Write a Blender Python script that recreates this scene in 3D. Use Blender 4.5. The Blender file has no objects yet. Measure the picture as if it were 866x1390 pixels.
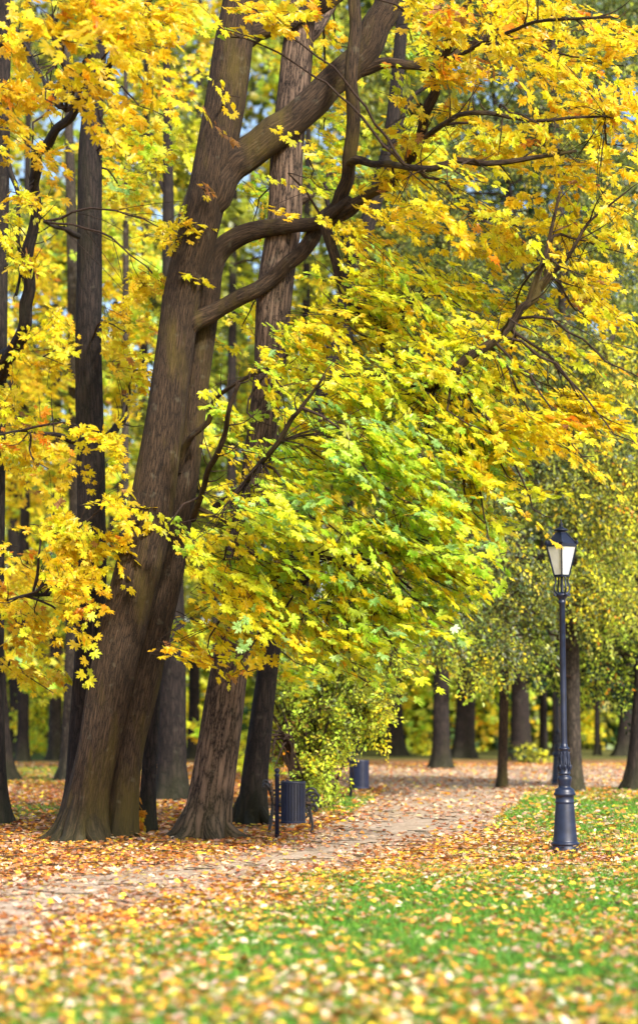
import bpy, math
import numpy as np
from mathutils import Vector

rng = np.random.default_rng(7)
SC = bpy.context.scene
COL = SC.collection
R = math.radians

# ------------------------------------------------------------------ camera model
W0, H0, F0, HC = 866.0, 1390.0, 2600.0, 1.7
PITCH = math.atan(275.0 / F0)
CP, SP = math.cos(PITCH), math.sin(PITCH)

def P(px, py, Y):
    """world point seen at photo position px,py at distance Y"""
    u = (np.asarray(px, float) - W0 / 2) / F0
    v = -(np.asarray(py, float) - H0 / 2) / F0
    dy = CP - v * SP
    t = np.asarray(Y, float) / dy
    return np.stack([u * t, dy * t, HC + (v * CP + SP) * t], -1)

def G(px, py):
    """point of the ground seen at px,py"""
    u = (px - W0 / 2) / F0
    v = -(py - H0 / 2) / F0
    t = -HC / (v * CP + SP)
    return np.array([u * t, (CP - v * SP) * t, 0.0])

def ydist(py):
    return float(G(433, py)[1])

# ------------------------------------------------------------------ materials
def new_mat(name):
    m = bpy.data.materials.new(name)
    m.use_nodes = True
    nt = m.node_tree
    nt.nodes.clear()
    return m, nt, nt.nodes, nt.links

def N(nodes, kind, **kw):
    n = nodes.new(kind)
    for k, v in kw.items():
        if k in n.inputs:
            n.inputs[k].default_value = v
        else:
            setattr(n, k, v)
    return n

def ramp(nodes, stops):
    r = nodes.new('ShaderNodeValToRGB')
    e = r.color_ramp.elements
    while len(e) < len(stops):
        e.new(0.5)
    for el, (p, c) in zip(e, stops):
        el.position = p
        el.color = (*c, 1) if len(c) == 3 else c
    return r

def leaf_mat(name, transl=0.45, rough=0.42, spec=0.4, mottle=0.25, scale=14.0, wear=0.0, wear_scale=26.0):
    m, nt, n, l = new_mat(name)
    out = N(n, 'ShaderNodeOutputMaterial')
    at = N(n, 'ShaderNodeAttribute', attribute_name='leaf_tint')
    tc = N(n, 'ShaderNodeTexCoord')
    no = N(n, 'ShaderNodeTexNoise', Scale=scale, Detail=3.0)
    l.new(tc.outputs['Object'], no.inputs['Vector'])
    mr = N(n, 'ShaderNodeMapRange')
    mr.inputs['To Min'].default_value = 1 - mottle
    mr.inputs['To Max'].default_value = 1 + mottle * 0.6
    l.new(no.outputs['Fac'], mr.inputs['Value'])
    wn = N(n, 'ShaderNodeTexNoise', Scale=wear_scale, Detail=4.0, Roughness=0.7)
    l.new(tc.outputs['Object'], wn.inputs['Vector'])
    wr = ramp(n, [(0.60, (0, 0, 0)), (0.72, (wear,) * 3)])
    l.new(wn.outputs['Fac'], wr.inputs[0])
    wm = N(n, 'ShaderNodeMixRGB')
    l.new(wr.outputs[0], wm.inputs[0])
    l.new(at.outputs['Color'], wm.inputs[1])
    wm.inputs[2].default_value = (0.24, 0.105, 0.03, 1)
    mul = N(n, 'ShaderNodeVectorMath', operation='SCALE')
    l.new(wm.outputs[0], mul.inputs[0])
    l.new(mr.outputs['Result'], mul.inputs['Scale'])
    p = N(n, 'ShaderNodeBsdfPrincipled', Roughness=rough)
    p.inputs['Specular IOR Level'].default_value = spec
    t = N(n, 'ShaderNodeBsdfTranslucent')
    l.new(mul.outputs['Vector'], p.inputs['Base Color'])
    l.new(mul.outputs['Vector'], t.inputs['Color'])
    mx = N(n, 'ShaderNodeMixShader')
    mx.inputs[0].default_value = transl
    l.new(p.outputs[0], mx.inputs[1])
    l.new(t.outputs[0], mx.inputs[2])
    l.new(mx.outputs[0], out.inputs[0])
    return m

def bark_mat(name, furrow, ridge, moss, mossamt=0.35, su=24.0, sv=4.5, bump=0.8, lich=0.15, scar=0.5):
    m, nt, n, l = new_mat(name)
    out = N(n, 'ShaderNodeOutputMaterial')
    uv = N(n, 'ShaderNodeUVMap', uv_map='UVMap')
    mp = N(n, 'ShaderNodeMapping')
    mp.inputs['Scale'].default_value = (su, sv, 1)
    l.new(uv.outputs[0], mp.inputs['Vector'])
    dn = N(n, 'ShaderNodeTexNoise', Scale=1.3, Detail=3.0)
    l.new(mp.outputs[0], dn.inputs['Vector'])
    mad = N(n, 'ShaderNodeVectorMath', operation='MULTIPLY_ADD')
    mad.inputs[1].default_value = (0.9, 0.9, 0)
    l.new(dn.outputs['Color'], mad.inputs[0])
    l.new(mp.outputs[0], mad.inputs[2])
    vo = N(n, 'ShaderNodeTexVoronoi', feature='DISTANCE_TO_EDGE', Scale=1.0)
    l.new(mad.outputs[0], vo.inputs['Vector'])
    rg = N(n, 'ShaderNodeTexNoise', Scale=0.9, Detail=5.0, Roughness=0.6)
    rg.noise_type = 'RIDGED_MULTIFRACTAL'
    l.new(mad.outputs[0], rg.inputs['Vector'])
    fi = N(n, 'ShaderNodeTexNoise', Scale=3.5, Detail=7.0, Roughness=0.75)
    mpf = N(n, 'ShaderNodeMapping')
    mpf.inputs['Scale'].default_value = (su, sv * 2.5, 1)
    l.new(uv.outputs[0], mpf.inputs['Vector'])
    l.new(mpf.outputs[0], fi.inputs['Vector'])
    a1 = N(n, 'ShaderNodeMath', operation='MULTIPLY_ADD')
    a1.inputs[1].default_value = 0.55
    l.new(fi.outputs['Fac'], a1.inputs[0])
    vs = N(n, 'ShaderNodeMath', operation='MULTIPLY')
    vs.inputs[1].default_value = 0.75
    l.new(vo.outputs['Distance'], vs.inputs[0])
    l.new(vs.outputs[0], a1.inputs[2])
    add = N(n, 'ShaderNodeMath', operation='MULTIPLY_ADD')
    add.inputs[1].default_value = 0.10
    l.new(rg.outputs['Fac'], add.inputs[0])
    l.new(a1.outputs[0], add.inputs[2])
    mid = tuple((a + b) / 2 for a, b in zip(furrow, ridge))
    rp = ramp(n, [(0.27, furrow), (0.38, mid), (0.60, ridge)])
    l.new(add.outputs[0], rp.inputs[0])
    # moss and stains in patches of their own
    tc = N(n, 'ShaderNodeTexCoord')
    mp2 = N(n, 'ShaderNodeMapping')
    mp2.inputs['Scale'].default_value = (2.2, 2.2, 0.55)
    l.new(tc.outputs['Object'], mp2.inputs['Vector'])
    ms = N(n, 'ShaderNodeTexNoise', Scale=1.0, Detail=6.0, Roughness=0.65)
    l.new(mp2.outputs[0], ms.inputs['Vector'])
    mr = ramp(n, [(0.5, (0, 0, 0)), (0.68, (mossamt,) * 3)])
    l.new(ms.outputs['Fac'], mr.inputs[0])
    mix = N(n, 'ShaderNodeMixRGB')
    l.new(mr.outputs[0], mix.inputs[0])
    l.new(rp.outputs[0], mix.inputs[1])
    mix.inputs[2].default_value = (*moss, 1)
    # green algae band near the root collar
    sep = N(n, 'ShaderNodeSeparateXYZ')
    l.new(tc.outputs['Object'], sep.inputs[0])
    zr = N(n, 'ShaderNodeMapRange')
    zr.inputs['From Min'].default_value = 0.75
    zr.inputs['From Max'].default_value = 0.0
    l.new(sep.outputs['Z'], zr.inputs['Value'])
    zm = N(n, 'ShaderNodeMath', operation='MULTIPLY')
    l.new(zr.outputs[0], zm.inputs[0])
    l.new(fi.outputs['Fac'], zm.inputs[1])
    mix2 = N(n, 'ShaderNodeMixRGB')
    l.new(zm.outputs[0], mix2.inputs[0])
    l.new(mix.outputs[0], mix2.inputs[1])
    mix2.inputs[2].default_value = (0.030, 0.034, 0.012, 1)
    # pale lichen flecks
    lv = N(n, 'ShaderNodeTexNoise', Scale=7.0, Detail=4.0)
    l.new(tc.outputs['Object'], lv.inputs['Vector'])
    lr = ramp(n, [(0.62, (0, 0, 0)), (0.72, (lich,) * 3)])
    l.new(lv.outputs['Fac'], lr.inputs[0])
    mix3 = N(n, 'ShaderNodeMixRGB')
    l.new(lr.outputs[0], mix3.inputs[0])
    l.new(mix2.outputs[0], mix3.inputs[1])
    mix3.inputs[2].default_value = (0.26, 0.25, 0.17, 1)
    mp4 = N(n, 'ShaderNodeMapping')
    mp4.inputs['Scale'].default_value = (5.0, 5.0, 0.8)
    mp4.inputs['Location'].default_value = (3.0, 7.0, 1.0)
    l.new(tc.outputs['Object'], mp4.inputs['Vector'])
    sc4 = N(n, 'ShaderNodeTexNoise', Scale=1.0, Detail=5.0, Roughness=0.7)
    l.new(mp4.outputs[0], sc4.inputs['Vector'])
    sr = ramp(n, [(0.60, (0, 0, 0)), (0.70, (scar,) * 3)])
    l.new(sc4.outputs['Fac'], sr.inputs[0])
    mix4 = N(n, 'ShaderNodeMixRGB')
    l.new(sr.outputs[0], mix4.inputs[0])
    l.new(mix3.outputs[0], mix4.inputs[1])
    mix4.inputs[2].default_value = (*[c * 1.1 for c in furrow], 1)
    mix3 = mix4
    p = N(n, 'ShaderNodeBsdfPrincipled', Roughness=0.85)
    p.inputs['Specular IOR Level'].default_value = 0.25
    l.new(mix3.outputs[0], p.inputs['Base Color'])
    b = N(n, 'ShaderNodeBump', Strength=bump, Distance=0.03)
    l.new(add.outputs[0], b.inputs['Height'])
    l.new(b.outputs[0], p.inputs['Normal'])
    l.new(p.outputs[0], out.inputs[0])
    return m

def paint_mat(name, col, rough=0.38, metal=0.0, var=0.25):
    m, nt, n, l = new_mat(name)
    out = N(n, 'ShaderNodeOutputMaterial')
    tc = N(n, 'ShaderNodeTexCoord')
    no = N(n, 'ShaderNodeTexNoise', Scale=9.0, Detail=5.0, Roughness=0.65)
    l.new(tc.outputs['Object'], no.inputs['Vector'])
    rp = ramp(n, [(0.3, tuple(c * (1 - var) for c in col)), (0.7, tuple(c * (1 + var) for c in col))])
    l.new(no.outputs['Fac'], rp.inputs[0])
    p = N(n, 'ShaderNodeBsdfPrincipled', Roughness=rough, Metallic=metal)
    l.new(rp.outputs[0], p.inputs['Base Color'])
    rr = N(n, 'ShaderNodeMapRange')
    rr.inputs['To Min'].default_value = rough - 0.08
    rr.inputs['To Max'].default_value = rough + 0.2
    l.new(no.outputs['Fac'], rr.inputs['Value'])
    l.new(rr.outputs[0], p.inputs['Roughness'])
    b = N(n, 'ShaderNodeBump', Strength=0.15, Distance=0.004)
    n2 = N(n, 'ShaderNodeTexNoise', Scale=60.0, Detail=3.0)
    l.new(tc.outputs['Object'], n2.inputs['Vector'])
    l.new(n2.outputs['Fac'], b.inputs['Height'])
    l.new(b.outputs[0], p.inputs['Normal'])
    l.new(p.outputs[0], out.inputs[0])
    return m

M = {}
M['maple_leaf'] = leaf_mat('maple_leaf', 0.58, 0.34, 0.5, wear=0.5)
M['small_leaf'] = leaf_mat('small_leaf', 0.40, 0.40, 0.42, scale=5.0, mottle=0.35)
M['litter'] = leaf_mat('litter', 0.12, 0.55, 0.25, mottle=0.4, scale=25.0, wear=0.8, wear_scale=20.0)
M['grass'] = leaf_mat('grass', 0.35, 0.5, 0.3, mottle=0.3, scale=3.0)
M['bark_brown'] = bark_mat('bark_brown', (0.009, 0.006, 0.004), (0.080, 0.049, 0.028), (0.095, 0.070, 0.012), 0.65, 38, 3.8, 1.0, 0.14, 0.45)
M['bark_ridged'] = bark_mat('bark_ridged', (0.010, 0.007, 0.006), (0.210, 0.140, 0.098), (0.06, 0.05, 0.018), 0.25, 17, 2.2, 1.0)
M['bark_dark'] = bark_mat('bark_dark', (0.006, 0.005, 0.005), (0.037, 0.026, 0.022), (0.030, 0.030, 0.010), 0.35, 20, 3.4, 0.9, 0.08)
M['bark_grey'] = bark_mat('bark_grey', (0.014, 0.012, 0.010), (0.080, 0.062, 0.048), (0.045, 0.046, 0.016), 0.45, 18, 5, 0.8, 0.25)
M['twig'] = bark_mat('twig', (0.016, 0.010, 0.008), (0.055, 0.032, 0.023), (0.04, 0.03, 0.016), 0.3, 40, 8, 0.4, 0.1)
M['lamp_paint'] = paint_mat('lamp_paint', (0.009, 0.015, 0.040), 0.33, var=0.4)
M['bin_paint'] = paint_mat('bin_paint', (0.012, 0.018, 0.048), 0.36)
M['iron'] = paint_mat('iron', (0.022, 0.022, 0.026), 0.42)
M['bin_inside'] = paint_mat('bin_inside', (0.014, 0.015, 0.020), 0.7)
M['bench_wood'] = paint_mat('bench_wood', (0.10, 0.060, 0.035), 0.6)

def glass_mat():
    m, nt, n, l = new_mat('frosted_glass')
    out = N(n, 'ShaderNodeOutputMaterial')
    tc = N(n, 'ShaderNodeTexCoord')
    mp = N(n, 'ShaderNodeMapping')
    mp.inputs['Scale'].default_value = (40, 40, 3)
    l.new(tc.outputs['Object'], mp.inputs[0])
    no = N(n, 'ShaderNodeTexNoise', Scale=1.0, Detail=4.0)
    l.new(mp.outputs[0], no.inputs['Vector'])
    rp = ramp(n, [(0.3, (0.80, 0.81, 0.80)), (0.7, (0.88, 0.89, 0.89))])
    l.new(no.outputs['Fac'], rp.inputs[0])
    p = N(n, 'ShaderNodeBsdfPrincipled', Roughness=0.25)
    l.new(rp.outputs[0], p.inputs['Base Color'])
    t = N(n, 'ShaderNodeBsdfTranslucent')
    l.new(rp.outputs[0], t.inputs['Color'])
    mx = N(n, 'ShaderNodeMixShader')
    mx.inputs[0].default_value = 0.4
    l.new(p.outputs[0], mx.inputs[1])
    l.new(t.outputs[0], mx.inputs[2])
    l.new(mx.outputs[0], out.inputs[0])
    return m
M['glass'] = glass_mat()

def ground_mat():
    m, nt, n, l = new_mat('ground')
    out = N(n, 'ShaderNodeOutputMaterial')
    at = N(n, 'ShaderNodeAttribute', attribute_name='cover')
    tc = N(n, 'ShaderNodeTexCoord')
    vo = N(n, 'ShaderNodeTexVoronoi', Scale=11.0)
    l.new(tc.outputs['Object'], vo.inputs['Vector'])
    sepc = N(n, 'ShaderNodeSeparateColor')
    l.new(vo.outputs['Color'], sepc.inputs[0])
    lit = ramp(n, [(0.0, (0.10, 0.045, 0.018)), (0.25, (0.27, 0.11, 0.035)), (0.5, (0.36, 0.20, 0.09)),
                   (0.72, (0.42, 0.20, 0.03)), (0.9, (0.45, 0.30, 0.17))])
    lit.color_ramp.interpolation = 'CONSTANT'
    l.new(sepc.outputs[0], lit.inputs[0])
    no = N(n, 'ShaderNodeTexNoise', Scale=30.0, Detail=6.0, Roughness=0.7)
    l.new(tc.outputs['Object'], no.inputs['Vector'])
    gr = ramp(n, [(0.3, (0.025, 0.045, 0.010)), (0.6, (0.07, 0.13, 0.025)), (0.8, (0.13, 0.16, 0.04))])
    l.new(no.outputs['Fac'], gr.inputs[0])
    mix = N(n, 'ShaderNodeMixRGB')
    l.new(at.outputs['Fac'], mix.inputs[0])
    l.new(lit.outputs[0], mix.inputs[1])
    l.new(gr.outputs[0], mix.inputs[2])
    p = N(n, 'ShaderNodeBsdfPrincipled', Roughness=0.9)
    p.inputs['Specular IOR Level'].default_value = 0.2
    l.new(mix.outputs[0], p.inputs['Base Color'])
    b = N(n, 'ShaderNodeBump', Strength=0.6, Distance=0.04)
    l.new(no.outputs['Fac'], b.inputs['Height'])
    l.new(b.outputs[0], p.inputs['Normal'])
    l.new(p.outputs[0], out.inputs[0])
    return m
M['ground'] = ground_mat()

def path_mat():
    m, nt, n, l = new_mat('gravel_path')
    out = N(n, 'ShaderNodeOutputMaterial')
    tc = N(n, 'ShaderNodeTexCoord')
    no = N(n, 'ShaderNodeTexNoise', Scale=2.0, Detail=8.0, Roughness=0.7)
    l.new(tc.outputs['Object'], no.inputs['Vector'])
    rp = ramp(n, [(0.3, (0.30, 0.22, 0.15)), (0.5, (0.46, 0.36, 0.26)), (0.72, (0.56, 0.47, 0.38))])
    l.new(no.outputs['Fac'], rp.inputs[0])
    vo = N(n, 'ShaderNodeTexVoronoi', Scale=34.0)
    l.new(tc.outputs['Object'], vo.inputs['Vector'])
    sepc = N(n, 'ShaderNodeSeparateColor')
    l.new(vo.outputs['Color'], sepc.inputs[0])
    vr = ramp(n, [(0.0, (0.55, 0.5, 0.45)), (0.5, (0.95, 0.92, 0.9)), (1.0, (1.25, 1.2, 1.15))])
    l.new(sepc.outputs[0], vr.inputs[0])
    mul = N(n, 'ShaderNodeMixRGB', blend_type='MULTIPLY')
    mul.inputs[0].default_value = 0.8
    l.new(rp.outputs[0], mul.inputs[1])
    l.new(vr.outputs[0], mul.inputs[2])
    p = N(n, 'ShaderNodeBsdfPrincipled', Roughness=0.9)
    p.inputs['Specular IOR Level'].default_value = 0.25
    l.new(mul.outputs[0], p.inputs['Base Color'])
    b = N(n, 'ShaderNodeBump', Strength=0.7, Distance=0.012)
    l.new(vo.outputs['Distance'], b.inputs['Height'])
    l.new(b.outputs[0], p.inputs['Normal'])
    l.new(p.outputs[0], out.inputs[0])
    return m
M['path'] = path_mat()

# ------------------------------------------------------------------ mesh helpers
def build(name, verts, faces, mat, parent=None, origin=None, cols=None, uvs=None, smooth=True, attr='leaf_tint'):
    """verts (n,3) world; faces: int array (m,k) or list of lists"""
    verts = np.asarray(verts, np.float32)
    if origin is not None:
        verts = verts - np.asarray(origin, np.float32)
    me = bpy.data.meshes.new(name)
    if isinstance(faces, np.ndarray):
        m, k = faces.shape
        me.vertices.add(len(verts))
        me.vertices.foreach_set('co', verts.ravel())
        me.loops.add(m * k)
        me.loops.foreach_set('vertex_index', faces.astype(np.int32).ravel())
        me.polygons.add(m)
        me.polygons.foreach_set('loop_start', np.arange(0, m * k, k, dtype=np.int32))
        me.update(calc_edges=True)
    else:
        me.from_pydata([tuple(map(float, v)) for v in verts], [], [list(map(int, f)) for f in faces])
        me.update()
    if cols is not None:
        a = me.attributes.new(attr, 'FLOAT_COLOR', 'POINT')
        c = np.ones((len(verts), 4), np.float32)
        c[:, :3] = cols
        a.data.foreach_set('color', c.ravel())
    if uvs is not None:
        lay = me.uv_layers.new(name='UVMap')
        li = np.empty(len(me.loops), np.int32)
        me.loops.foreach_get('vertex_index', li)
        lay.data.foreach_set('uv', np.asarray(uvs, np.float32)[li].ravel())
    me.polygons.foreach_set('use_smooth', np.full(len(me.polygons), smooth))
    me.validate()
    me.materials.append(mat)
    o = bpy.data.objects.new(name, me)
    COL.objects.link(o)
    if parent is not None:
        o.parent = parent
    return o

def empty(name, loc, label, cat, group=None):
    o = bpy.data.objects.new(name, None)
    o.empty_display_size = 0.3
    COL.objects.link(o)
    o.location = tuple(map(float, loc))
    o['label'] = label
    o['category'] = cat
    if group:
        o['group'] = group
    return o

class MB:
    """collects pieces into one mesh"""
    def __init__(s):
        s.v = []; s.f = []; s.uv = []; s.n = 0
    def add(s, v, f, uv=None):
        v = np.asarray(v, float)
        s.v.append(v)
        s.f += [[i + s.n for i in q] for q in f]
        s.uv.append(np.zeros((len(v), 2)) if uv is None else np.asarray(uv, float))
        s.n += len(v)
    def build(s, name, mat, parent=None, origin=None, smooth=True):
        fs = s.f
        L = {len(q) for q in fs}
        f = np.array(fs) if len(L) == 1 else fs
        return build(name, np.concatenate(s.v), f, mat, parent, origin, uvs=np.concatenate(s.uv), smooth=smooth)

def catmull(pts, step):
    pts = np.asarray(pts, float)
    if len(pts) == 2:
        n = max(2, int(np.linalg.norm(pts[1][:3] - pts[0][:3]) / step) + 1)
        t = np.linspace(0, 1, n)[:, None]
        return pts[0] * (1 - t) + pts[1] * t
    q = np.vstack([2 * pts[0] - pts[1], pts, 2 * pts[-1] - pts[-2]])
    out = []
    for i in range(1, len(q) - 2):
        p0, p1, p2, p3 = q[i - 1], q[i], q[i + 1], q[i + 2]
        n = max(2, int(np.linalg.norm(p2[:3] - p1[:3]) / step))
        for t in np.linspace(0, 1, n, endpoint=False):
            out.append(0.5 * ((2 * p1) + (-p0 + p2) * t + (2 * p0 - 5 * p1 + 4 * p2 - p3) * t * t
                              + (-p0 + 3 * p1 - 3 * p2 + p3) * t ** 3))
    out.append(pts[-1])
    return np.array(out)

def tube(mb, pr, sides=16, step=0.15, flare=0.0, lump=0.05, seed=0, cap=True, lobes=5):
    """pr rows x,y,z,r"""
    r_ = np.random.default_rng(seed + 11)
    c = catmull(pr, step)
    p, rad = c[:, :3], np.maximum(c[:, 3], 0.002)
    n = len(p)
    t = np.gradient(p, axis=0)
    t /= np.linalg.norm(t, axis=1)[:, None] + 1e-9
    ref = np.array([0, 1.0, 0]) if abs(t[0][1]) < 0.9 else np.array([1.0, 0, 0])
    a = ref - t[0] * ref.dot(t[0]); a /= np.linalg.norm(a)
    L = np.concatenate([[0], np.cumsum(np.linalg.norm(np.diff(p, axis=0), axis=1))])
    th = np.linspace(0, 2 * np.pi, sides + 1)
    ph = r_.uniform(0, 6.28, 8)
    verts, uv = [], []
    rref = float(np.median(rad))
    for i in range(n):
        a = a - t[i] * a.dot(t[i]); a /= np.linalg.norm(a)
        b = np.cross(t[i], a)
        m = 1 + lump * (np.sin(2 * th + ph[0] + L[i] * 1.1) * 0.5 + np.sin(3 * th + ph[1] - L[i] * 0.8) * 0.5
                        + np.sin(5 * th + ph[2] + L[i] * 2.3) * 0.35 + np.sin(L[i] * 4.1 + ph[3]) * 0.25 * np.sin(th + ph[4]))
        if flare > 0:
            z = L[i]
            e = math.exp(-z / (0.20 + 0.35 * rref)); e2 = math.exp(-z / (0.9 * rref + 0.25))
            lob = 0.5 + 0.5 * np.sin(lobes * th + ph[5] + 0.6 * np.sin(2 * th + ph[6]))
            m = m + flare * e * (0.35 + 1.0 * lob ** 1.5) + 0.25 * flare * e2 * lob
        rr = rad[i] * m
        verts.append(p[i] + np.outer(np.cos(th) * rr, a) + np.outer(np.sin(th) * rr, b))
        uv.append(np.stack([th * rref, np.full(sides + 1, L[i])], 1))
    k = sides + 1
    f = []
    for i in range(n - 1):
        for j in range(sides):
            f.append([i * k + j, i * k + j + 1, (i + 1) * k + j + 1, (i + 1) * k + j])
    v = np.concatenate(verts); uvv = np.concatenate(uv)
    if cap:
        # rounded end: two shrinking rings in place of a flat lid
        for sc, off in ((0.7, 0.35), (0.05, 0.5)):
            ring = p[-1] + (verts[-1] - p[-1]) * sc + t[-1] * rad[-1] * off
            base = len(v)
            v = np.concatenate([v, ring]); uvv = np.concatenate([uvv, uv[-1]])
            for j in range(sides):
                f.append([base - k + j, base - k + j + 1, base + j + 1, base + j])
    mb.add(v, f, uvv)
    return c

def ptube(path, Y=None):
    """rows (px,py,w[,Y]) -> rows x,y,z,r"""
    out = []
    for q in path:
        y = q[3] if len(q) > 3 else Y
        pt = P(q[0], q[1], y)
        out.append([*pt, q[2] * 0.5 * y / F0])
    return np.array(out)

def rough(b, seed):
    """kinks between the control points and a swollen collar at the root of a bough"""
    r_ = np.random.default_rng(seed)
    out = [b[0]]
    for p, q in zip(b[:-1], b[1:]):
        L_ = np.linalg.norm(q[:3] - p[:3])
        if L_ > 0.25:
            m = (p + q) / 2
            m[:3] += r_.normal(0, min(0.05 if p[3] > .05 else 0.022, 0.035 * L_ + 0.008), 3)
            m[3] *= r_.uniform(0.9, 1.12)
            out.append(m)
        out.append(q)
    out = np.array(out)
    L_ = np.concatenate([[0], np.cumsum(np.linalg.norm(np.diff(out[:, :3], axis=0), axis=1))])
    out[:, 3] *= 1 + (0.30 if b[:, 3].max() < .14 else 0.06) * np.exp(-((L_ - 0.30) / 0.16) ** 2)
    return out

def lathe(mb, prof, sides=32, c=(0, 0, 0), ang=0.0):
    th = np.linspace(0, 2 * np.pi, sides, endpoint=False) + ang
    v = []
    for r, z in prof:
        v.append(np.stack([c[0] + r * np.cos(th), c[1] + r * np.sin(th), np.full(sides, c[2] + z)], 1))
    f = []
    for i in range(len(prof) - 1):
        for j in range(sides):
            f.append([i * sides + j, i * sides + (j + 1) % sides, (i + 1) * sides + (j + 1) % sides, (i + 1) * sides + j])
    v = np.concatenate(v)
    mb.add(v, f)

def box(mb, c, s, rz=0.0):
    x, y, z = np.array(s) / 2
    v = np.array([[sx * x, sy * y, sz * z] for sx in (-1, 1) for sy in (-1, 1) for sz in (-1, 1)])
    ca, sa = math.cos(rz), math.sin(rz)
    v = np.stack([v[:, 0] * ca - v[:, 1] * sa, v[:, 0] * sa + v[:, 1] * ca, v[:, 2]], 1) + np.array(c)
    mb.add(v, [[0, 1, 3, 2], [4, 6, 7, 5], [0, 4, 5, 1], [2, 3, 7, 6], [0, 2, 6, 4], [1, 5, 7, 3]])

def wire(mb, pts, r, sides=8, step=0.02):
    pr = np.array([[*p, r] if len(p) == 3 else p for p in pts], float)
    tube(mb, pr, sides, step, lump=0.0)

# ------------------------------------------------------------------ leaves
def maple_template():
    # half outline, x across, y from stem to tip, five pointed lobes with side teeth
    half = [(0.0, 1.0), (0.07, 0.80), (0.19, 0.82), (0.15, 0.60), (0.16, 0.50), (0.30, 0.64), (0.52, 0.80), (0.46, 0.60),
            (0.58, 0.55), (0.40, 0.40), (0.33, 0.33), (0.46, 0.30), (0.60, 0.20), (0.42, 0.14), (0.36, 0.02), (0.18, 0.05), (0.03, 0.12)]
    pts = half + [(-x, y) for x, y in half[::-1] if x > 0.0]
    v = [(0.0, 0.33, 0.0)]
    for x, y in pts:
        d = math.hypot(x, y - 0.33)
        v.append((x, y, 0.10 - 0.30 * d * d + 0.16 * abs(x)))
    n = len(pts)
    # petiole as a slim sliver
    f = [[0, 1 + i, 1 + (i + 1) % n] for i in range(n)]
    return np.array(v), np.array(f)

def star_template():
    half = [(0.0, 1.0), (0.16, 0.62), (0.52, 0.78), (0.40, 0.42), (0.58, 0.18), (0.22, 0.06)]
    pts = half + [(-x, y) for x, y in half[::-1] if x > 0.0]
    v = [(0.0, 0.36, 0.04)] + [(x, y, -0.25 * math.hypot(x, y - .36) ** 2 + 0.1 * abs(x)) for x, y in pts]
    n = len(pts)
    return np.array(v), np.array([[0, 1 + i, 1 + (i + 1) % n] for i in range(n)])

def oval_template():
    v = np.array([(0, 0, 0), (0.28, 0.28, 0.07), (0.24, 0.68, 0.05), (0, 1, -0.10), (-0.24, 0.68, 0.05), (-0.28, 0.28, 0.07)])
    f = np.array([[0, 1, 2], [0, 2, 3], [0, 3, 4], [0, 4, 5]])
    return v, f

def blade_template():
    v = np.array([(-0.05, 0, 0), (0.05, 0, 0), (0.035, 0.55, 0.06), (-0.035, 0.55, 0.06), (0, 1, 0.26)])
    return v, np.array([[0, 1, 2], [0, 2, 3], [3, 2, 4]])
T_MAPLE, T_STAR, T_OVAL, T_BLADE = maple_template(), star_template(), oval_template(), blade_template()

def unit(a):
    return a / (np.linalg.norm(a, axis=-1, keepdims=True) + 1e-9)

def leaves(Ps, T, Nn, S, C, tmpl, curl=None):
    tv, tf = tmpl
    n = len(Ps)
    T = unit(T)
    Nn = unit(Nn - T * (Nn * T).sum(1, keepdims=True))
    B = np.cross(T, Nn)
    if curl is None:
        curl = rng.normal(1.0, 1.0, n)
    wx = rng.uniform(0.72, 1.15, n)
    skew = rng.normal(0, 0.10, n)
    x = tv[None, :, 0] * wx[:, None] + skew[:, None] * tv[None, :, 1] ** 2 * 0.8
    v = (Ps[:, None] + S[:, None, None] * (x[..., None] * B[:, None]
         + tv[None, :, 1, None] * T[:, None] + (tv[None, :, 2] * curl[:, None])[..., None] * Nn[:, None]))
    k = len(tv)
    f = tf[None] + (np.arange(n) * k)[:, None, None]
    return v.reshape(-1, 3), f.reshape(-1, 3), np.repeat(C, k, axis=0)

PAL = {
    'Y': (0.88, 0.69, 0.025), 'G': (0.88, 0.60, 0.02), 'L': (0.76, 0.78, 0.040), 'N': (0.54, 0.72, 0.060),
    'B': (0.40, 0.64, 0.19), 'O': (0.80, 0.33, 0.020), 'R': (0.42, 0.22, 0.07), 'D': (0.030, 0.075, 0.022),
    'S': (0.115, 0.165, 0.050), 'K': (0.36, 0.39, 0.035), 'A': (0.25, 0.29, 0.18), 'E': (0.16, 0.20, 0.03),
    'p': (0.62, 0.42, 0.29), 't': (0.50, 0.28, 0.15), 'r': (0.44, 0.15, 0.045), 'o': (0.70, 0.29, 0.04), 'y': (0.86, 0.58, 0.05), 'c': (0.78, 0.60, 0.38),
}
def pick(weights, n):
    ks = list(weights); w = np.array([weights[k] for k in ks], float)
    i = rng.choice(len(ks), n, p=w / w.sum())
    return np.array([PAL[k] for k in ks])[i]

def jitter(c, v=0.22, h=0.08):
    n = len(c)
    return np.clip(c * (1 + rng.normal(0, v, (n, 1))) * (1 + rng.normal(0, h, (n, 3))), 0.003, 0.92)

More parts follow.
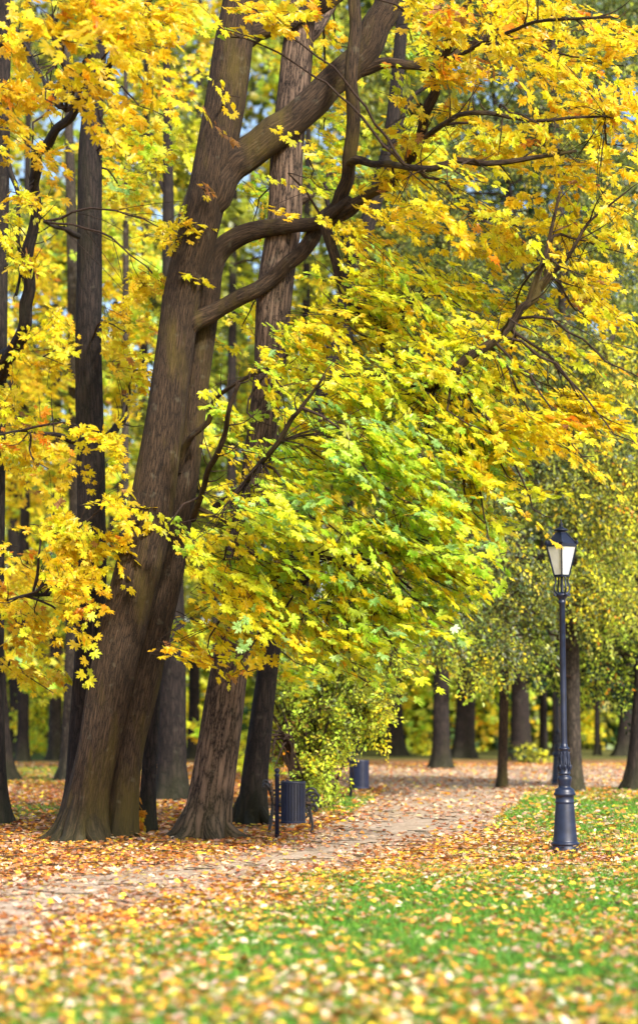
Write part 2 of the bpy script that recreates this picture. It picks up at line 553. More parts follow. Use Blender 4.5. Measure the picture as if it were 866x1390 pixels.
def multi_tube(pts, r0, r1, sides=3):
    """pts (n,k,3) many thin tubes at once"""
    n, k, _ = pts.shape
    d = unit(pts[:, -1] - pts[:, 0])
    ref = np.where(np.abs(d[:, 2:3]) > 0.9, np.array([[1.0, 0, 0]]), np.array([[0, 0, 1.0]]))
    a = unit(np.cross(d, ref)); b = np.cross(d, a)
    th = np.linspace(0, 2 * np.pi, sides, endpoint=False)
    ring = a[:, None] * np.cos(th)[None, :, None] + b[:, None] * np.sin(th)[None, :, None]
    s = np.linspace(0, 1, k)
    rad = np.asarray(r0).reshape(-1, 1) * (1 - s) + np.asarray(r1).reshape(-1, 1) * s
    v = pts[:, :, None] + ring[:, None] * rad[..., None, None]
    idx = np.arange(n * k * sides).reshape(n, k, sides)
    nx = np.roll(idx, -1, 2)
    f = np.stack([idx[:, :-1], nx[:, :-1], nx[:, 1:], idx[:, 1:]], -1)
    return v.reshape(-1, 3), f.reshape(-1, 4)

def crown(root, origin, blobs, skel, size=0.132, tmpl=T_MAPLE, mat='maple_leaf', d0=(0.75, -0.35, -0.30), n0=(0.42, -0.62, 0.62),
          per=13, tl=0.70, nj=0.34, dj=0.48, name='crown', twigs=True, link=0.35, twig_r=0.0045, dens=1.0, tw_name='twigs', twr=0.02):
    """blobs: px,py,rx,ry,Y,dY,cover,weights[,opts]"""
    AV, AF, AC, off = [], [], [], 0
    TV, TF, toff = [], [], 0
    skel = np.asarray(skel)
    for bl in blobs:
        px, py, rx, ry, Y, dY, cov, wt = bl[:8]
        op = bl[8] if len(bl) > 8 else {}
        s = op.get('size', size); L = op.get('tl', tl)
        djj = op.get('dj', dj); njj = op.get('nj', nj); dd = np.array(op.get('d0', d0), float); nn = np.array(op.get('n0', n0), float)
        nl = cov * dens * math.pi * rx * ry / ((s * F0 / Y) ** 2 * 0.24)
        nt = max(1, int(nl / per))
        # points in an ellipsoid, denser clusters by a second draw round sub-centres
        q = unit(rng.normal(size=(nt, 3))) * rng.uniform(0, 1, (nt, 1)) ** (1 / 2.2)
        ksub = max(2, nt // 9)
        sub = unit(rng.normal(size=(ksub, 3))) * rng.uniform(0, 1, (ksub, 1)) ** (1 / 2.4)
        pickc = rng.random(nt) < 0.55
        q2 = sub[rng.integers(0, ksub, nt)] + rng.normal(0, 0.14, (nt, 3))
        q = np.where(pickc[:, None], q2, q)
        o = P(px + rx * q[:, 0], py + ry * q[:, 1], Y + dY * q[:, 2])
        td = unit(dd + rng.normal(0, djj, (nt, 3)))
        ln = L * rng.uniform(0.55, 1.25, nt)
        o = o - td * (ln * 0.5)[:, None]
        up = unit(nn + rng.normal(0, njj * 0.7, (nt, 3)))
        side = unit(np.cross(td, up)); up = np.cross(side, td)
        # curved twig: sags along its length
        k = 5
        s5 = np.linspace(0, 1, k)
        tp = o[:, None] + td[:, None] * (ln[:, None] * s5)[..., None] + np.array([0, 0, -1.0]) * ((s5 ** 2)[None] * (0.18 * ln)[:, None])[..., None]
        tp = tp + side[:, None] * (np.sin(s5 * 3.1)[None] * rng.normal(0, 0.06, nt)[:, None] * ln[:, None])[..., None]
        # leaves
        m = per
        tt = np.clip((np.arange(m)[None] + rng.uniform(0, 1, (nt, m))) / m, 0, 1)
        fi = tt * (k - 1); i0 = np.minimum(fi.astype(int), k - 2); fr = (fi - i0)[..., None]
        ar = np.arange(nt)[:, None]
        lp = tp[ar, i0] * (1 - fr) + tp[ar, i0 + 1] * fr
        sg = np.where((np.arange(m)[None] + rng.integers(0, 2, (nt, 1))) % 2 == 0, 1.0, -1.0)
        an = rng.uniform(0.25, 1.35, (nt, m)) * sg * (1.15 - 0.6 * tt)
        ld = td[:, None] * np.cos(an)[..., None] + side[:, None] * np.sin(an)[..., None] + np.array([0, 0, -0.28])
        ld = ld + rng.normal(0, 0.18, ld.shape)
        lnrm = up[:, None] + rng.normal(0, njj, (nt, m, 3))
        pet = s * rng.uniform(0.25, 0.75, (nt, m))
        lp2 = lp + unit(ld) * pet[..., None]
        S = s * rng.uniform(0.5, 1.25, (nt, m))
        tc = pick(wt, nt)
        lc = pick(wt, nt * m).reshape(nt, m, 3)
        same = (rng.random((nt, m)) < 0.62)[..., None]
        c = np.where(same, tc[:, None], lc)
        v, f, cc = leaves(lp2.reshape(-1, 3), ld.reshape(-1, 3), lnrm.reshape(-1, 3), S.ravel(), jitter(c.reshape(-1, 3), 0.16, 0.06), tmpl)
        AV.append(v); AF.append(f + off); AC.append(cc); off += len(v)
        if twigs:
            v, f = multi_tube(tp, np.full(nt, twig_r), np.full(nt, twig_r * 0.4))
            TV.append(v); TF.append(f + toff); toff += len(v)
            # a bough from the nearest wood into the blob, and links from it to twigs
            cpt = P(px, py, Y)
            dist = np.linalg.norm(skel - cpt, axis=1)
            if not op.get('nobough'):
                a0 = skel[dist.argmin()]
                end = cpt + dd / np.linalg.norm(dd) * (rx * Y / F0) * 0.8
                mid = (a0 + cpt) / 2 + np.array([0, 0, 0.12 * np.linalg.norm(cpt - a0)])
                bp = catmull([a0, mid, cpt, end], 0.2)
                nb = len(bp)
                for i in range(nb):
                    if 0 < i < nb - 1:
                        bp[i] += rng.normal(0, 0.02, 3)
                rs = np.linspace(1, 0.3, nb) * twr
                for i in range(nb - 1):
                    v, f = multi_tube(bp[None, i:i + 2], rs[i:i + 1], rs[i + 1:i + 2], 6)
                    TV.append(v); TF.append(f + toff); toff += len(v)
                sel = np.where(rng.random(nt) < link)[0]
                if len(sel):
                    dl = np.linalg.norm(bp[None] - o[sel][:, None], axis=2)
                    j = np.clip(dl.argmin(1) + rng.integers(-5, 1, len(sel)), 0, nb - 1)
                    st = bp[j]; en = o[sel]
                    md = (st + en) / 2 + rng.normal(0, 0.05, st.shape) + np.array([0, 0, 0.06])
                    s4 = np.linspace(0, 1, 5)[None, :, None]
                    lk = st[:, None] * (1 - s4) ** 2 + 2 * md[:, None] * s4 * (1 - s4) + en[:, None] * s4 ** 2
                    v, f = multi_tube(lk, np.full(len(sel), twr * 0.32), np.full(len(sel), twig_r))
                    TV.append(v); TF.append(f + toff); toff += len(v)
    c = build(name, np.concatenate(AV), np.concatenate(AF), M[mat], root, origin, cols=np.concatenate(AC), smooth=False)
    if TV:
        tv = np.concatenate(TV)
        tw = build(tw_name, tv, np.concatenate(TF), M['twig'], c, origin, uvs=np.stack([tv[:, 0] + tv[:, 1], tv[:, 2]], 1))
        tw['kind'] = 'stuff'
    return c

# ------------------------------------------------------------------ ground cover masks
_w = np.random.default_rng(3)
_dirs = [(k * math.cos(a), k * math.sin(a), p) for k, a, p in zip(np.concatenate([_w.uniform(0.3, 0.8, 6), _w.uniform(1, 2.2, 8), _w.uniform(3, 6, 8)]),
                                                                  _w.uniform(0, 6.28, 22), _w.uniform(0, 6.28, 22))]
def fnoise(x, y):
    s = 0
    for i, (a, b, p) in enumerate(_dirs):
        s = s + np.sin(a * x + b * y + p) * (1.0 if i < 6 else 0.8 if i < 14 else 0.5)
    return s / 6.0

LEFT_E = np.array([G(*q)[:2] for q in [(-420, 1212), (-60, 1204), (60, 1192), (160, 1180), (250, 1170), (350, 1154), (415, 1136), (470, 1112), (508, 1085), (535, 1062)]])
RIGHT_E = np.array([G(*q)[:2] for q in [(-500, 1390), (-150, 1330), (30, 1276), (150, 1240), (260, 1213), (380, 1192), (480, 1178), (570, 1154), (660, 1124), (704, 1094), (726, 1066)]])

def seg_side_dist(x, y, E):
    """signed distance to a polyline (positive to its left)"""
    best = np.full(x.shape, 1e9); sg = np.zeros(x.shape)
    for a, b in zip(E[:-1], E[1:]):
        d = b - a; L2 = d.dot(d)
        t = np.clip(((x - a[0]) * d[0] + (y - a[1]) * d[1]) / L2, 0, 1)
        ex, ey = x - (a[0] + t * d[0]), y - (a[1] + t * d[1])
        ds = np.hypot(ex, ey)
        cr = d[0] * (y - a[1]) - d[1] * (x - a[0])
        m = ds < best
        best = np.where(m, ds, best); sg = np.where(m, np.sign(cr), sg)
    return best * sg

Y_CROSS0, Y_CROSS1 = ydist(1071), ydist(1041)

def in_path(x, y):
    """>0 inside the walkway, metres from its edge"""
    l = -seg_side_dist(x, y, LEFT_E)
    r = seg_side_dist(x, y, RIGHT_E)
    main = np.minimum(l, r)
    main = np.where(y > Y_CROSS0 + 3, -1, main)
    cross = np.minimum(np.minimum(y - Y_CROSS0, Y_CROSS1 - y), x - 0.2)
    return np.maximum(main, cross)

def grass_amt(x, y):
    n = fnoise(x * 1.3, y * 0.8)
    pth = in_path(x, y)
    front = (seg_side_dist(x, y, RIGHT_E) < 0) & (y < 45)
    g = np.zeros(x.shape)
    # near verge: patchy, greener to the right and towards the viewer
    sx = x / np.maximum(y, 1) * F0 + 433
    sy = 970 + HC * F0 / np.maximum(y, 1)
    ed = -seg_side_dist(x, y, RIGHT_E)
    near = (0.72 + 0.70 * n + 0.0008 * (sx - 433) + (sy - 1235) * 0.0022) * np.clip((ed - 0.15) / 1.5 + 0.25 * n, 0, 1)
    lawn = np.exp(-((sx - 830) / 120) ** 2 - ((sy - 1115) / 38) ** 2) * 1.3
    lawn2 = np.exp(-((sx - 700) / 60) ** 2 - ((sy - 1098) / 22) ** 2) * 0.6
    ring = np.exp(-((sx - 770) / 110) ** 2 - ((sy - 1175) / 16) ** 2) * 0.7
    g = np.where(front, near * (sy > 1150) + lawn + lawn2 - ring + 0.35 * n * (lawn + lawn2 > .1), 0)
    left = np.exp(-((sx - 50) / 130) ** 2 - ((sy - 1045) / 15) ** 2) * 1.0 + np.exp(-((sx - 80) / 120) ** 2 - ((sy - 1100) / 10) ** 2) * 0.3
    bush = np.exp(-((sx - 470) / 70) ** 2 - ((sy - 1092) / 12) ** 2) * 0.9
    far = np.where((y > Y_CROSS1 + 8), 0.75, 0)
    beh = np.where(front, 0, left + bush + 0.2 * n * ((left + bush) > 0.2)) + far
    g = np.where(pth > 0, 0, g + beh)
    return np.clip(g, 0, 1)

# ------------------------------------------------------------------ the setting
def lines(fine0, fine1, step, lim0, lim1):
    a = list(np.arange(fine0, fine1 + 1e-6, step))
    s, x = step, fine1
    while x < lim1:
        s *= 1.5; x += s; a.append(min(x, lim1))
    s, x = step, fine0
    pre = []
    while x > lim0:
        s *= 1.5; x -= s; pre.append(max(x, lim0))
    return np.array(pre[::-1] + a)

gx = lines(-9, 11, 0.16, -400, 400)
gy = lines(7, 60, 0.2, -60, 700)
GX, GY = np.meshgrid(gx, gy)
gm = grass_amt(GX, GY)
nxg, nyg = len(gx), len(gy)
idx = np.arange(nxg * nyg).reshape(nyg, nxg)
gf = np.stack([idx[:-1, :-1], idx[:-1, 1:], idx[1:, 1:], idx[1:, :-1]], -1).reshape(-1, 4)
gv = np.stack([GX, GY, np.zeros_like(GX)], -1).reshape(-1, 3)
o = build('ground', gv, gf, M['ground'], cols=np.repeat(gm.reshape(-1, 1), 3, 1), attr='cover')
o['kind'] = 'structure'

def path_strip():
    nseg = 160
    def res(E, n):
        c = catmull(np.column_stack([E, np.zeros((len(E), 2))]), 0.3)[:, :2]
        L = np.concatenate([[0], np.cumsum(np.linalg.norm(np.diff(c, axis=0), axis=1))])
        s = np.linspace(0, L[-1], n)
        return np.column_stack([np.interp(s, L, c[:, 0]), np.interp(s, L, c[:, 1])])
    a, b = res(LEFT_E, nseg), res(RIGHT_E, nseg)
    a = a + (0.10 * fnoise(a[:, 0] * 3, a[:, 1] * 3))[:, None]
    b = b + (0.10 * fnoise(b[:, 0] * 3 + 9, b[:, 1] * 3))[:, None]
    k = 12
    v = np.concatenate([np.column_stack([a * (1 - t) + b * t, np.full(nseg, 0.004)]) for t in np.linspace(0, 1, k)])
    i = np.arange(k * nseg).reshape(k, nseg)
    f = np.stack([i[:-1, :-1], i[1:, :-1], i[1:, 1:], i[:-1, 1:]], -1).reshape(-1, 4)
    build('path', v, f, M['path'])['kind'] = 'structure'
    xs = np.linspace(-0.6, 40, 220)
    e0 = Y_CROSS0 + 0.35 * fnoise(xs * 1.5, xs * 0)
    e1 = Y_CROSS1 + 0.5 * fnoise(xs * 1.5 + 5, xs * 0)
    k = 8
    v = np.concatenate([np.column_stack([xs, e0 * (1 - t) + e1 * t, np.full(220, 0.008)]) for t in np.linspace(0, 1, k)])
    i = np.arange(k * 220).reshape(k, 220)
    f = np.stack([i[:-1, :-1], i[:-1, 1:], i[1:, 1:], i[1:, :-1]], -1).reshape(-1, 4)
    build('cross_path', v, f, M['path'])['kind'] = 'structure'
path_strip()

# fallen leaves
def scatter(y0, y1, dens, wide=0.27):
    area = wide * (y1 ** 2 - y0 ** 2)
    n = int(area * dens)
    y = np.sqrt(rng.uniform(y0 ** 2, y1 ** 2, n))
    x = rng.uniform(-1, 1, n) * wide * y
    return x, y

BASES = [(*G(117, 1140)[:2], .40), (*G(166, 1143)[:2], .28), (*G(279, 1138)[:2], .36), (*G(340, 1117)[:2], .26), (*G(199, 1129)[:2], .16), (*G(-10, 1118)[:2], .3), (*G(767.5, 1160)[:2], .17)]
def bank(x, y):
    """leaves drift up against trunks"""
    z = 0
    for bx, by, br in BASES:
        d = np.hypot(x - bx, y - by)
        z = z + rng.uniform(0, 1, x.shape) * 0.11 * np.exp(-np.maximum(d - br, 0) / 0.16)
    return z

def litter(name, y0, y1, dens, size, tmpl, label_kind):
    x, y = scatter(y0, y1, dens)
    pth = in_path(x, y); g = grass_amt(x, y); nz = fnoise(x * 2.1 + 3, y * 1.3)
    keep = np.where(pth > 0, np.clip(0.68 - pth * 0.64, np.where(y > 32, 0.26, 0.10), 1) + 0.12 * nz, np.clip(1.03 - 0.66 * g + 0.40 * nz, 0.10, 1))
    k = rng.random(len(x)) < keep
    x, y, pth, g = x[k], y[k], pth[k], g[k]
    n = len(x)
    front = seg_side_dist(x, y, RIGHT_E) < 0
    ca = pick({'y': 18, 'o': 30, 'c': 14, 'p': 11, 't': 12, 'r': 11}, n)
    cb = pick({'r': 26, 'o': 24, 't': 22, 'p': 12, 'y': 12, 'c': 4}, n)
    cc = pick({'p': 26, 't': 26, 'r': 20, 'c': 12, 'o': 10, 'y': 6}, n)
    c = np.where((pth > 0)[:, None], cc, np.where(front[:, None], ca, cb))
    a = rng.uniform(0, 2 * np.pi, n)
    T = np.stack([np.cos(a), np.sin(a), rng.normal(0, 0.16, n)], 1)
    Nn = np.stack([rng.normal(0, 0.42, n), rng.normal(0, 0.42, n), np.ones(n)], 1)
    S = size * rng.uniform(0.6, 1.25, n)
    z = np.abs(rng.normal(0, 0.012, n)) + 0.018 + 0.026 * g + bank(x, y)
    cu = rng.normal(0.2, 1.2, n)
    v, f, cc = leaves(np.stack([x, y, z], 1), T, Nn, S, jitter(c, 0.27, 0.08), tmpl, cu)
    v[:, 2] = np.maximum(v[:, 2], 0.012)
    o = build(name, v, f, M['litter'], cols=cc, smooth=False)
    o['kind'] = 'stuff'; o['label'] = label_kind; o['category'] = 'fallen leaves'
litter('fallen_leaves', 8.6, 27, 520, 0.068, T_STAR, 'yellow and rust fallen leaves lying on near path and verge')
litter('fallen_leaves', 27, 66, 120, 0.11, T_OVAL, 'rust and tan fallen leaves lying under the distant trees')

def twig_litter():
    x, y = scatter(9, 34, 2.4)
    k = grass_amt(x, y) < .6
    x, y = x[k], y[k]; n = len(x)
    a = rng.uniform(0, 6.28, n); L_ = rng.uniform(.10, .45, n)
    s = np.linspace(-.5, .5, 5)
    bend = rng.normal(0, .12, n)
    px_ = x[:, None] + np.cos(a)[:, None] * L_[:, None] * s - np.sin(a)[:, None] * (s ** 2 * (bend * 4 * L_)[:, None])
    py_ = y[:, None] + np.sin(a)[:, None] * L_[:, None] * s + np.cos(a)[:, None] * (s ** 2 * (bend * 4 * L_)[:, None])
    v, f = multi_tube(np.stack([px_, py_, np.full_like(px_, .045) + rng.uniform(-.01, .02, (n, 1))], -1), np.full(n, .006), np.full(n, .003), 5)
    o = build('fallen_twigs', v, f, M['twig'], uvs=v[:, :2])
    o['kind'] = 'stuff'; o['label'] = 'small dry twigs scattered among the fallen leaves'; o['category'] = 'twigs'
twig_litter()

def grass(name, y0, y1, dens, h, label):
    x, y = scatter(y0, y1, dens)
    g = grass_amt(x, y)
    k = rng.random(len(x)) < np.clip(g * 1.25 - 0.12, 0, 1)
    x, y = x[k], y[k]; n = len(x)
    a = rng.uniform(0, 2 * np.pi, n)
    T = np.stack([np.cos(a) * 0.5, np.sin(a) * 0.5, np.ones(n)], 1)
    Nn = np.stack([np.cos(a), np.sin(a), np.zeros(n)], 1) + rng.normal(0, 0.4, (n, 3))
    S = h * rng.uniform(0.5, 1.3, n)
    base = np.array([(0.14, 0.36, 0.030), (0.20, 0.44, 0.040), (0.10, 0.28, 0.060), (0.34, 0.44, 0.08)])
    c = base[rng.choice(4, n, p=[.4, .3, .2, .1])]
    v, f, cc = leaves(np.stack([x, y, np.zeros(n)], 1), T, Nn, S, jitter(c, 0.2, 0.06), T_BLADE, rng.uniform(0.2, 2.5, n))
    o = build(name, v, f, M['grass'], cols=cc, smooth=False)
    o['kind'] = 'stuff'; o['label'] = label; o['category'] = 'grass'
grass('grass', 8.6, 24, 3000, 0.085, 'bright green grass growing through leaves on near verge')
grass('grass', 24, 60, 800, 0.10, 'mown green lawn behind the street lamp')

# ------------------------------------------------------------------ trees
def make_tree(name, label, trunk, Y=None, bark='bark_dark', flare=0.45, branches=(), blobs=(), group=None, sides=24, lobes=5, stems=(), cat='tree', seed=None, **kw):
    tr = ptube(trunk, Y)
    base = tr[0, :3].copy(); base[2] = 0.0
    tr[0, 2] = -0.05
    seed = int(abs(base[0]) * 97 + base[1] * 31) if seed is None else seed
    rr = np.random.default_rng(seed + 3)
    roots = kw.pop('roots', 0); r_base = tr[0, 3]
    root = empty(name, base, label, cat, group)
    mb = MB(); skel = []
    skel.append(tube(mb, tr, sides, 0.10 if tr[0, 1] < 35 else 0.3, flare, 0.05, seed, lobes=lobes)[:, :3])
    a0_ = rr.uniform(0, 6.28)
    for q in range(roots):       # buttress roots running out under the leaves
        a = a0_ + q * 6.283 / roots + rr.normal(0, .18)
        d = np.array([math.cos(a), math.sin(a), 0]); L_ = rr.uniform(.8, 1.5)
        w_ = r_base * rr.uniform(.30, .48)
        hh = rr.uniform(.30, .62) * r_base * 2.2
        tube(mb, np.array([[*(base + d * r_base * .55 + [0, 0, hh * 1.7]), w_ * .55], [*(base + d * r_base * .95 + [0, 0, hh * .75]), w_ * .95], [*(base + d * r_base * 1.35 + [0, 0, hh * .22]), w_ * .9],
                           [*(base + d * r_base * (1.5 + L_ * .45) + [0, 0, -.01]), w_ * .6], [*(base + d * r_base * (1.6 + L_) + [0, 0, -.09]), w_ * .35]]), 12, .06, lump=.12, seed=seed + q)
    mb.build('trunk', M[bark], root, base)
    for st in stems:
        s = ptube(st, Y)
        if s[0, 2] < 0.3:
            s[0, 2] = -0.05
        mb = MB()
        skel.append(tube(mb, s, sides, 0.12, flare * 0.7, 0.05, seed + 5, lobes=lobes)[:, :3])
        mb.build('trunk', M[bark], root, base)
    for i, br in enumerate(branches):
        b = rough(ptube(br, Y), seed + i)
        mb = MB()
        skel.append(tube(mb, b, 12 if b[0, 3] < 0.05 else 18, 0.10, 0.0, 0.07, seed + i)[:, :3])
        pts = skel[-1]
        Lb = np.concatenate([[0], np.cumsum(np.linalg.norm(np.diff(pts, axis=0), axis=1))])
        if b[-1, 3] < 0.06 and base[1] < 35:     # side shoots and a forked tip
            rs_ = np.random.default_rng(seed + 50 + i)
            ns = int(Lb[-1] / 0.30)
            for q in range(ns):
                f = 0.30 + 0.70 * (q + rs_.uniform(0, .8)) / max(ns, 1)
                k = min(int(np.searchsorted(Lb, f * Lb[-1])), len(pts) - 1)
                k0 = max(k - 2, 0)
                t = unit(pts[k] - pts[k0]) if k > k0 else np.array([1.0, 0, 0])
                d = unit(t * 0.8 + rs_.normal(0, .65, 3) + np.array([0, -.1, .1]))
                ln = rs_.uniform(.25, .8) * (1.1 - .5 * f)
                r0 = max(.0035, b[-1, 3] * rs_.uniform(.5, .8))
                m1 = pts[k] + d * ln * .5 + rs_.normal(0, .03, 3)
                tube(mb, np.array([[*pts[k], min(r0 * 1.3, .012)], [*m1, min(r0, .008)], [*(pts[k] + d * ln + np.array([0, 0, .10 * ln])), .0025]]), 5, .08, lump=0)
        mb.build('branch', M[bark], root, base)
    if blobs:
        sk = np.concatenate(skel)
        crown(root, base, blobs, sk[sk[:, 2] > 1.5], **kw)
    return root

YL = {'Y': 62, 'G': 18, 'L': 16, 'O': 2, 'R': 2}
GY = {'Y': 48, 'G': 36, 'L': 8, 'O': 6, 'R': 2}
YG = {'Y': 36, 'L': 36, 'N': 20, 'B': 4, 'G': 4}
GL = {'N': 36, 'L': 34, 'B': 14, 'Y': 16}
GB = {'N': 38, 'B': 22, 'L': 28, 'Y': 12}
GO = {'G': 46, 'Y': 46, 'O': 3, 'L': 5}

SL = {'d0': (0.80, -0.22, -0.46), 'n0': (0.50, -0.42, 0.76), 'dj': .32, 'nj': .26, 'size': .125}
FR = {'d0': (0.85, -0.18, -0.44), 'n0': (0.42, -0.46, 0.78), 'dj': .26, 'nj': .28, 'size': .122, 'tl': 1.0}
